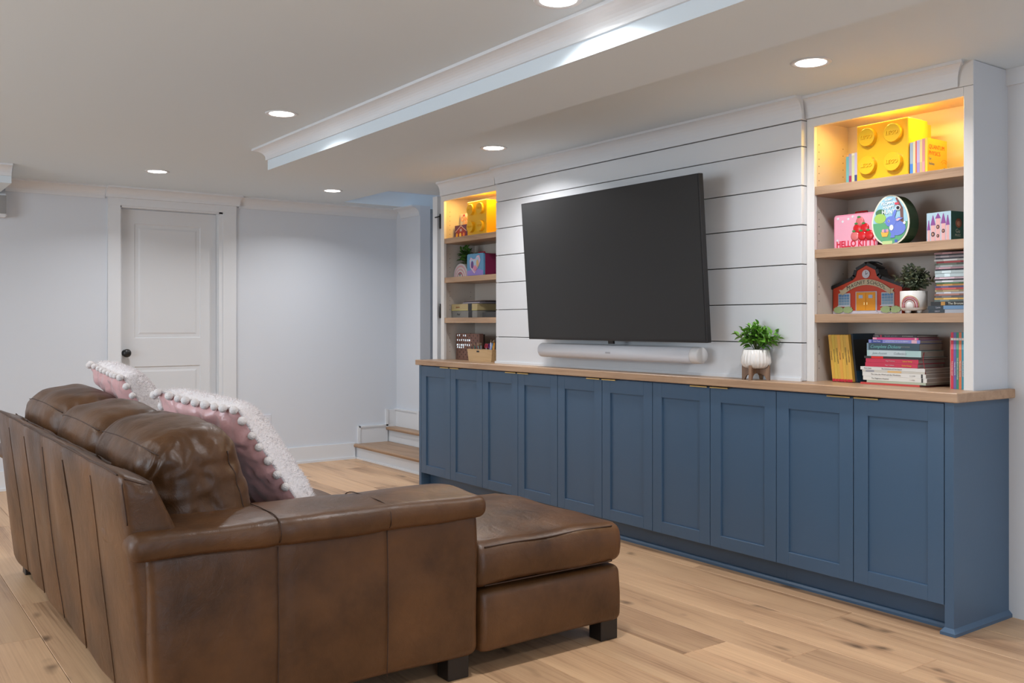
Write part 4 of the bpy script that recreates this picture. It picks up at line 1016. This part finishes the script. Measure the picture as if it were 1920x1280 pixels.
for cx, s_ in ((0.05, 1), (0.125, -1)):
    MB().prism([(cx-0.016, 0.163), (cx+0.016, 0.163), (cx+0.004*s_, 0.181)], 0.0445, 0.0458, 'Y').build('red_figure', cmat((0.5, 0.01, 0.04)), cd)
# ---- blue heart tin
ht = thing('lunch_tin', 'blue and violet lunch tin with a pink heart and magenta side', 'lunch tin', (-5.492, 3.585, Z2), (0, 0, R(0)))
MB().prism([(p[0], p[1]) for p in rrect(0.205, 0.156, 0.016)], 0, 0.095, 'Y').build('tin_body', cmat((0.24, 0.02, 0.08), 0.35), ht)
MB().prism([(p[0], p[1]) for p in rrect(0.205, 0.156, 0.016)], -0.014, -0.0002, 'Y').build('lid', cmat((0.10, 0.28, 0.46), 0.35), ht)
MB().prism([(0.004, 0.006), (0.200, 0.006), (0.200, 0.036), (0.140, 0.050), (0.004, 0.040)], -0.0150, -0.0141, 'Y').build('violet_print', cmat((0.28, 0.20, 0.52)), ht)
heart = [(0.095, 0.018), (0.150, 0.070), (0.168, 0.110), (0.155, 0.142), (0.128, 0.140), (0.105, 0.118), (0.080, 0.118), (0.050, 0.132), (0.036, 0.110), (0.044, 0.060)]
MB().prism(heart, -0.0162, -0.0151, 'Y').build('heart', cmat((0.70, 0.42, 0.52)), ht)
MB().prism([(0.095+(p[0]-0.095)*0.82, 0.080+(p[1]-0.080)*0.82) for p in heart], -0.0172, -0.0163, 'Y').build('heart_centre', cmat((0.36, 0.48, 0.62)), ht)
disc((0.070, -0.0172, 0.080), 0.016, 0.026, 0.001, 12).build('print', cmat((0.12, 0.05, 0.20)), ht)
disc((0.135, -0.0172, 0.088), 0.014, 0.026, 0.001, 12).build('print', cmat((0.60, 0.38, 0.16)), ht)
disc((0.103, -0.0176, 0.055), 0.022, 0.020, 0.001, 12).build('print', cmat((0.62, 0.22, 0.34)), ht)
MB().tube([(0.065, 0.04, 0.154), (0.070, 0.04, 0.168), (0.140, 0.04, 0.168), (0.145, 0.04, 0.154)], 0.0045, 6).build('handle', cmat((0.45, 0.01, 0.04)), ht)
# ---- stacked boxes and papers
g1 = thing('game_box', 'long grey game box with a black strap, lower of the two boxes', 'game box', (-5.696, 3.575, Z3))
MB().box(0, 0.322, 0, 0.17, 0, 0.050, 0.002).build('box_body', cmat((0.20, 0.19, 0.17)), g1)
MB().box(0.215, 0.262, -0.001, 0, 0, 0.050).build('strap', M['black'], g1)
text('Azul', 0.022, cmat((0.04, 0.04, 0.04)), g1, (0.085, -0.0006, 0.024), shear=0.2)
g2 = thing('game_box', 'long tan game box resting on the grey box', 'game box', (-5.700, 3.573, Z3+0.0505))
MB().box(0, 0.330, 0, 0.19, 0, 0.046, 0.002).build('box_body', cmat((0.42, 0.33, 0.16)), g2)
MB().box(0.0, 0.330, -0.0006, 0, 0, 0.005).build('edge_band', cmat((0.50, 0.45, 0.15)), g2)
MB().box(0.218, 0.265, -0.0012, -0.0006, 0, 0.046).build('strap', M['black'], g2)
text('Splendor', 0.014, cmat((0.35, 0.12, 0.05)), g2, (0.085, -0.0008, 0.024))
g3 = thing('folder', 'dark flat folder lying right of the boxes on the left bookcase', 'folder', (-5.345, 3.60, Z3))
MB().box(0, 0.27, 0, 0.17, 0, 0.036, 0.003).build('cover', cmat((0.045, 0.045, 0.045)), g3)
pcs = [((0.30, 0.28, 0.30), 'grey'), ((0.45, 0.40, 0.46), 'pale lilac'), ((0.10, 0.09, 0.09), 'black'), ((0.16, 0.11, 0.10), 'brown')]
z = Z3+0.0970; px_ = -5.60
for i, (c_, nm) in enumerate(pcs):
    b = thing('booklet', '%s booklet lying loose on top of the tan game box' % nm, 'booklet', (px_+0.012*i, 3.60, z), (0, 0, R((2, -4, 5, -6)[i])), 'booklets on the game boxes')
    MB().box(0, 0.235, 0, 0.15, 0, 0.0052, 0.0006).build('cover', cmat(c_), b); z += 0.0056
# ---- word clock
wc = thing('word_clock', 'square wooden word clock with lit white letters', 'clock', (-5.690, 3.605, ZT), (0, 0, R(0)))
MB().box(0, 0.300, 0, 0.035, 0, 0.186, 0.002).build('clock_case', M['clockwood'], wc)
MB().box(0.004, 0.296, 0.0355, 0.050, 0.002, 0.182).build('clock_back', cmat((0.03, 0.02, 0.015)), wc)
grid = ['ITLISASAMPM', 'ACQUARTERDC', 'FIFTEENXTEN', 'HALFSTENFTO', 'MINUTESNINE', 'PASTERUNINE', 'ONESIXTHREE', 'FOURFIVETWO', 'EIGHTELEVEN', 'SEVENTWELVE']
lit = {(0, 0), (0, 1), (0, 3), (0, 4)} | {(2, k) for k in range(7)} | {(4, k) for k in range(7)} | {(5, k) for k in range(4)}
dark = cmat((0.085, 0.042, 0.032))
rowz = lambda r: 0.172-r*0.0168
dl = []
for r_, row in enumerate(grid):
    s_on = ''.join(ch if (r_, k) in lit else ' ' for k, ch in enumerate(row)); 
    for k, ch in enumerate(row):
        on = (r_, k) in lit
        if on: text(ch, 0.0175, M['clockglow'], wc, (0.022+k*0.0256, -0.0008, rowz(r_)), name='lit_letter', sx=1.3)
        elif (k+r_) % 2 == 0: dl.append((k, r_))
mb = MB()
for k, r_ in dl: mb.box(0.016+k*0.0256, 0.028+k*0.0256, -0.0006, 0, rowz(r_)-0.005, rowz(r_)+0.005)
mb.build('unlit_letters', dark, wc, kind='stuff')
# ---- bamboo crate with pens
cr = thing('pen_crate', 'small bamboo crate of pens and scissors before the word clock', 'crate', (-5.435, 3.535, ZT))
fr_ = [(0.018, 0), (0.292, 0), (0.302, 0.082), (0.0, 0.082)]
MB().prism(fr_, 0, 0.006, 'Y').prism(fr_, 0.064, 0.070, 'Y').prism([(0.018, 0), (0.024, 0), (0.006, 0.082), (0, 0.082)], 0.006, 0.064, 'Y').prism([(0.286, 0), (0.292, 0), (0.302, 0.082), (0.296, 0.082)], 0.006, 0.064, 'Y').box(0.02, 0.29, 0.006, 0.064, 0, 0.005).build('crate_body', M['bamboo'], cr)
MB().box(0.118, 0.150, -0.0015, 0, 0.062, 0.073, 0.0005).build('label_holder', M['black'], cr)
pens = [('black', (0.02, 0.02, 0.02)), ('dark green', (0.02, 0.10, 0.07)), ('maroon', (0.20, 0.02, 0.03)), ('charcoal', (0.06, 0.06, 0.06)), ('brown', (0.15, 0.07, 0.03)), ('teal', (0.03, 0.22, 0.22)), ('grey', (0.25, 0.25, 0.25)), ('yellow', (0.75, 0.48, 0.03)), ('blue', (0.05, 0.15, 0.50)), ('white', (0.7, 0.7, 0.7)), ('orange', (0.75, 0.28, 0.03))]
for i, (nm, c_) in enumerate(pens):
    fx = (0.055+0.012*i) if i < 7 else 0.225+0.014*(i-7)
    L_ = 0.118 if i < 7 else 0.140
    an = (i*37 % 30)-15-(8 if i < 7 else -4)
    p = thing('pen', '%s pen standing in the bamboo crate' % nm, 'pen', (-5.435+fx, 3.550+0.009*(i % 4), ZT+0.0105), (R(-6), R(an), 0), 'pens in the bamboo crate')
    MB().lathe([(0.0028, 0), (0.0035, 0.004), (0.0035, L_-0.02)], (0, 0, 0), 8).build('barrel', cmat(c_), p)
    MB().lathe([(0.0033, L_-0.02), (0.003, L_-0.006), (0.001, L_)], (0, 0, 0), 8).build('tip', cmat((0.3, 0.2, 0.12)), p)
for i, (nm, c_, fx) in enumerate((('red', (0.45, 0.02, 0.05), 0.185), ('purple', (0.22, 0.05, 0.25), 0.200), ('black', (0.02, 0.02, 0.02), 0.262))):
    s_ = thing('scissors', '%s-handled scissors standing in the bamboo crate' % nm, 'scissors', (-5.435+fx, 3.572+0.010*i, ZT+0.006), (0, R(6*i-4), 0), 'scissors in the bamboo crate')
    hz = 0.098 if i < 2 else 0.130
    MB().box(-0.006, 0.0, 0, 0.0012, 0, hz-0.01).box(0.0, 0.006, 0.0013, 0.0025, 0, hz-0.01).build('blades', cmat((0.3, 0.3, 0.32), 0.25), s_)
    for s in (-1, 1):
        MB().tube([(s*0.009+0.008*math.cos(R(a)), 0.001, hz+0.015*math.sin(R(a))) for a in range(0, 360, 30)], 0.0025, 6, True).build('handle', cmat(c_), s_)
# ---- tall stack of magazines and books on the third shelf
seq = [((0.03, 0.04, 0.05), 0.0150, 'dark grey paperback at the bottom of the tall right-hand stack'), ((0.10, 0.18, 0.30), 0.0150, 'blue and black paperback second from the bottom of the tall stack'), ((0.02, 0.02, 0.02), 0.0150, 'black paperback with pale lettering third from the bottom of the tall stack')]
z = Z3; i = 0
sx = -2.078
flat_book(seq[0][2], sx, -1.925, 3.560, z, 0.20, seq[0][1], seq[0][0], [('DEUM', 0.25, 0.008, (0.4, 0.4, 0.45))], ((0.45, 1.0, (0.36, 0.38, 0.42)),), name='paperback', group='tall stack on the third shelf'); z += 0.0153
flat_book(seq[1][2], sx-0.002, -1.925, 3.560, z, 0.20, seq[1][1], (0.03, 0.04, 0.05), [('Lore', 0.28, 0.010, (0.5, 0.5, 0.55))], ((0.42, 1.0, (0.14, 0.26, 0.42)),), name='paperback', group='tall stack on the third shelf'); z += 0.0153
flat_book(seq[2][2], sx+0.010, -1.925, 3.560, z, 0.20, seq[2][1], seq[2][0], [('The Bronze', 0.72, 0.013, (0.6, 0.6, 0.5))], ((0.30, 0.42, (0.42, 0.22, 0.05)),), name='paperback', group='tall stack on the third shelf'); z += 0.0153
mags = [((0.10, 0.13, 0.12), 'grey green'), ((0.55, 0.33, 0.08), 'ochre'), ((0.10, 0.10, 0.11), 'charcoal'), ((0.24, 0.11, 0.08), 'brick brown'), ((0.45, 0.47, 0.50), 'silver grey'), ((0.48, 0.38, 0.20), 'sand'), ((0.35, 0.06, 0.05), 'dark red'), ((0.07, 0.06, 0.14), 'navy'), ((0.50, 0.24, 0.05), 'orange'), ((0.05, 0.14, 0.06), 'forest green'), ((0.42, 0.44, 0.46), 'pewter'), ((0.02, 0.02, 0.02), 'jet black'), ((0.52, 0.38, 0.42), 'pale pink'), ((0.44, 0.54, 0.56), 'ice blue'), ((0.38, 0.46, 0.47), 'blue grey'), ((0.02, 0.02, 0.03), 'ink black'), ((0.48, 0.30, 0.34), 'rose'), ((0.50, 0.54, 0.53), 'pale mint'), ((0.12, 0.16, 0.12), 'moss'), ((0.40, 0.05, 0.05), 'crimson'), ((0.58, 0.60, 0.60), 'white'), ((0.05, 0.05, 0.06), 'graphite'), ((0.34, 0.30, 0.32), 'lavender grey'), ((0.03, 0.025, 0.03), 'soot black'), ((0.30, 0.16, 0.16), 'dusty maroon')]
rr_ = random.Random(4); rest = 0.2415-(z-Z3); n_ = len(mags)
wts = [0.8 if c[0] < 0.06 else 1.1 for c, _ in mags]; wts[13] = 2.0; wts[14] = 1.6; tot = sum(wts)
for i, (c_, nm) in enumerate(mags):
    t = rest*wts[i]/tot
    ox = rr_.uniform(-0.003, 0.004)
    flat_book('%s thin magazine in the tall stack at the right of the third shelf' % nm, -2.053+ox, -1.922, 3.566+rr_.uniform(-.004, .004), z, 0.20, t-0.0003, c_, (), ((rr_.uniform(0.1, .3), rr_.uniform(.4, .8), tuple(min(1, q*1.5+0.03) for q in c_)),), name='magazine', group='tall stack on the third shelf')
    z += t
# ---- yellow magazines leaning on the worktop
rr_ = random.Random(9); x = -2.535
ttl = ['DINOSAURS', 'OCEAN ANIMALS', 'SPACE AND PLANETS', 'WEATHER', 'SHARKS', 'ROCKS AND MINERALS', 'WHY? ANSWERS']
for i in range(7):
    c_ = (0.66+rr_.uniform(-.05, .05), 0.38+rr_.uniform(-.04, .04), 0.055)
    o = up_book('yellow spined magazine, %s from the left in the leaning row' % ('first', 'second', 'third', 'fourth', 'fifth', 'sixth', 'seventh')[i], x, 0.0142, 3.575+0.001*(i % 3), ZT+0.0016, 0.15, 0.206, c_, -6.5,
            ttl[i], (0.10, 0.07, 0.03), 0.0072, ((0.0, 0.055, (0.50, 0.01, 0.03)),), 'magazine', 'yellow magazines on the worktop', 0.55)
    x += 0.01455
nb = up_book('large dark book with a blue band, leaning right of the yellow magazines', x+0.001, 0.009, 3.592, ZT+0.0016, 0.165, 0.212, (0.012, 0.014, 0.018), -6.5)
MB().box(0.0091, 0.0096, 0.0, 0.165, 0.0, 0.050).build('blue_band', cmat((0.01, 0.05, 0.10)), nb)
MB().box(0.0091, 0.0096, 0.0, 0.165, 0.186, 0.212).build('blue_band', cmat((0.01, 0.04, 0.07)), nb)
text('National', 0.018, cmat((0.12, 0.18, 0.25)), nb, (0.0100, 0.085, 0.028), (R(90), 0, R(90)))
MB().lathe([(0.0, 0.0008), (0.005, 0.0008), (0.0051, 0.0006), (0.011, 0.0006), (0.011, 0)], (0.0096, 0.115, 0.140), 16, 'X').build('eye_picture', cmat((0.16, 0.16, 0.17)), nb)
# ---- central pile of books on the worktop
pile = [ # crop x0, x1, thickness px, colour, label, depth
 (125, 1140, 34, (0.55, 0.06, 0.05), 'thin red paperback at the very bottom of the middle pile', 0.22, [], ()),
 (232, 1245, 40, (0.42, 0.46, 0.34), 'thin pale green paperback near the bottom of the middle pile', 0.22, [], ()),
 (170, 1262, 70, (0.68, 0.66, 0.60), 'thick white book with small grey title, lower one of the middle pile', 0.23, [("The Magician's Nephew", 0.28, 0.0085, (0.25, 0.24, 0.22)), ('C. S. LEWIS', 0.78, 0.005, (0.3, 0.3, 0.3))], ((0.92, 0.945, (0.03, 0.03, 0.03)),)),
 (160, 1245, 68, (0.68, 0.66, 0.61), 'white book about a lion and wardrobe, upper thick white one', 0.23, [('The Lion, the Witch and the Wardrobe', 0.38, 0.0085, (0.25, 0.24, 0.22)), ('C. S. LEWIS', 0.80, 0.005, (0.3, 0.3, 0.3))], ((0.93, 0.955, (0.03, 0.03, 0.03)),)),
 (155, 1228, 36, (0.55, 0.52, 0.45), 'thin grey and orange book between the white books', 0.22, [], ((0.42, 0.64, (0.68, 0.42, 0.16)), (0.06, 0.2, (0.3, 0.3, 0.32)))),
 (125, 1230, 56, (0.64, 0.63, 0.59), 'white paperback resting under the two red books', 0.21, [('The Adventures of Tom Sawyer', 0.50, 0.0072, (0.2, 0.2, 0.2)), ('Mark Twain', 0.12, 0.0072, (0.2, 0.2, 0.2))], ()),
 (207, 1105, 72, (0.50, 0.03, 0.07), 'red book with yellow lettering, lower of two alike', 0.20, [('Magic Treehouse', 0.48, 0.0060, (0.60, 0.45, 0.45)), ('Curious George', 0.80, 0.0065, (0.75, 0.55, 0.05))], ()),
 (217, 1118, 70, (0.50, 0.03, 0.07), 'red book with yellow lettering, upper of two alike', 0.20, [('Magic Treehouse', 0.48, 0.0060, (0.60, 0.45, 0.45)), ('Curious George', 0.80, 0.0065, (0.75, 0.55, 0.05))], ()),
 (190, 1165, 40, (0.025, 0.022, 0.022), 'thin black book with a bright red block on its spine', 0.20, [], ((0.13, 0.345, (0.62, 0.015, 0.01)),)),
 (237, 1165, 104, (0.36, 0.52, 0.50), 'pale aqua hardback with grey handwriting and a red ribbon', 0.175, [('Jane Austen', 0.24, 0.014, (0.30, 0.36, 0.38), 0.5, 1, 0.4), ('Collection', 0.62, 0.014, (0.30, 0.36, 0.38), 0.5, 1, 0.4)], ((0.05, 0.72, (0.46, 0.54, 0.55)),)),
 (235, 1137, 120, (0.035, 0.065, 0.085), 'thick dark teal hardback with handwritten title', 0.175, [('Complete Dickens', 0.36, 0.0185, (0.16, 0.42, 0.42), 0.48, 1, 0.4), ('CHARLES DICKENS', 0.72, 0.006, (0.30, 0.30, 0.28))], ((0.0, 0.035, (0.16, 0.24, 0.30)),)),
 (265, 1148, 58, (0.20, 0.22, 0.50), 'violet blue paperback with a navy block on its spine', 0.165, [('ADVENTURES OF HUCKLEBERRY', 0.56, 0.0070, (0.62, 0.64, 0.75)), ('Mark Twain', 0.17, 0.0070, (0.62, 0.64, 0.75))], ((0.055, 0.28, (0.05, 0.07, 0.26)), (0.84, 0.94, (0.60, 0.36, 0.42)))),
 (337, 1120, 38, (0.60, 0.06, 0.20), 'thin bright pink paperback near the top of the middle pile', 0.15, [], ((0.0, 0.09, (0.7, 0.3, 0.4)), (0.92, 0.96, (0.7, 0.4, 0.45)))),
 (345, 1090, 44, (0.045, 0.038, 0.045), 'black paperback at the top of the middle pile', 0.16, [('BIGGER HISTORY', 0.42, 0.0075, (0.25, 0.27, 0.32)), ('SMALL', 0.09, 0.0065, (0.55, 0.52, 0.5)), ('AN EXTRAORDINARY', 0.80, 0.0050, (0.5, 0.48, 0.45))], ((0.17, 0.20, (0.5, 0.04, 0.08)),)),
]
z = ZT+0.0002
for (a, b_, tpx, c_, lab, dep, tx, bd) in pile:
    d_ = 3.545
    def ux(px):
        u = 1600+px/9.143; tn = (u-960)/1757.6; return d_*(-0.81142+0.58447*tn)/(0.58447+0.81142*tn)
    t = tpx*0.000247
    flat_book(lab, ux(a), ux(b_), d_, z, dep, t-0.0004, c_, tx, bd, group='middle pile of books on the worktop'); z += t
    if 'ribbon' in lab:
        xr = ux(b_)
        MB().tube([(xr+0.001, d_+0.02, z-0.006), (xr+0.006, d_+0.005, z-0.03), (xr+0.012, d_+0.012, z-0.07), (xr+0.016, d_+0.01, z-0.090)], 0.0014, 4).build('ribbon', cmat((0.28, 0.01, 0.02)), bpy.data.objects[lab]) if False else None
        rib = MB().tube([(ux(b_)-ux(a)+0.001, 0.02, t-0.006), (ux(b_)-ux(a)+0.006, 0.004, -0.010), (ux(b_)-ux(a)+0.013, 0.004, -0.045), (ux(b_)-ux(a)+0.018, 0.002, -0.068)], 0.0014, 4)
        rib.build('ribbon', cmat((0.28, 0.01, 0.02)), [o for o in bpy.data.objects if o.get('label') == lab][0])
# ---- upright slim books at the right end of the worktop
cols = [((0.62, 0.30, 0.22), 'salmon'), ((0.60, 0.03, 0.06), 'red'), ((0.15, 0.11, 0.34), 'purple'), ((0.03, 0.24, 0.16), 'green'), ((0.72, 0.20, 0.07), 'orange'), ((0.04, 0.28, 0.38), 'turquoise'), ((0.68, 0.48, 0.16), 'mustard'), ((0.55, 0.10, 0.10), 'brick red')]
x = -1.9875
names = ['', 'THE RAGGED QUEST', 'THE SEA MONSTER', 'THE ABOMINABLE SNOWMAN', 'THE HAUNTED HOUSE', 'YOUR OWN JOURNEY', 'SPACE AND BEYOND', '']
for i, (c_, nm) in enumerate(cols):
    t = 0.0032 if i == 0 else 0.0108
    up_book('slim %s paperback upright at the right end of the worktop' % nm, x, t-0.0004, 3.560, ZT+0.0002, 0.14, 0.205 if i == 0 else 0.222, c_, 0, names[i] or None, (0.78, 0.76, 0.72), 0.0062, ((0.86, 0.90, (0.75, 0.7, 0.68)), (0.70, 0.79, tuple(min(1, q*1.3+0.12) for q in c_))) if i else (), 'paperback', 'slim paperbacks at the right end', 0.36)
    x += t
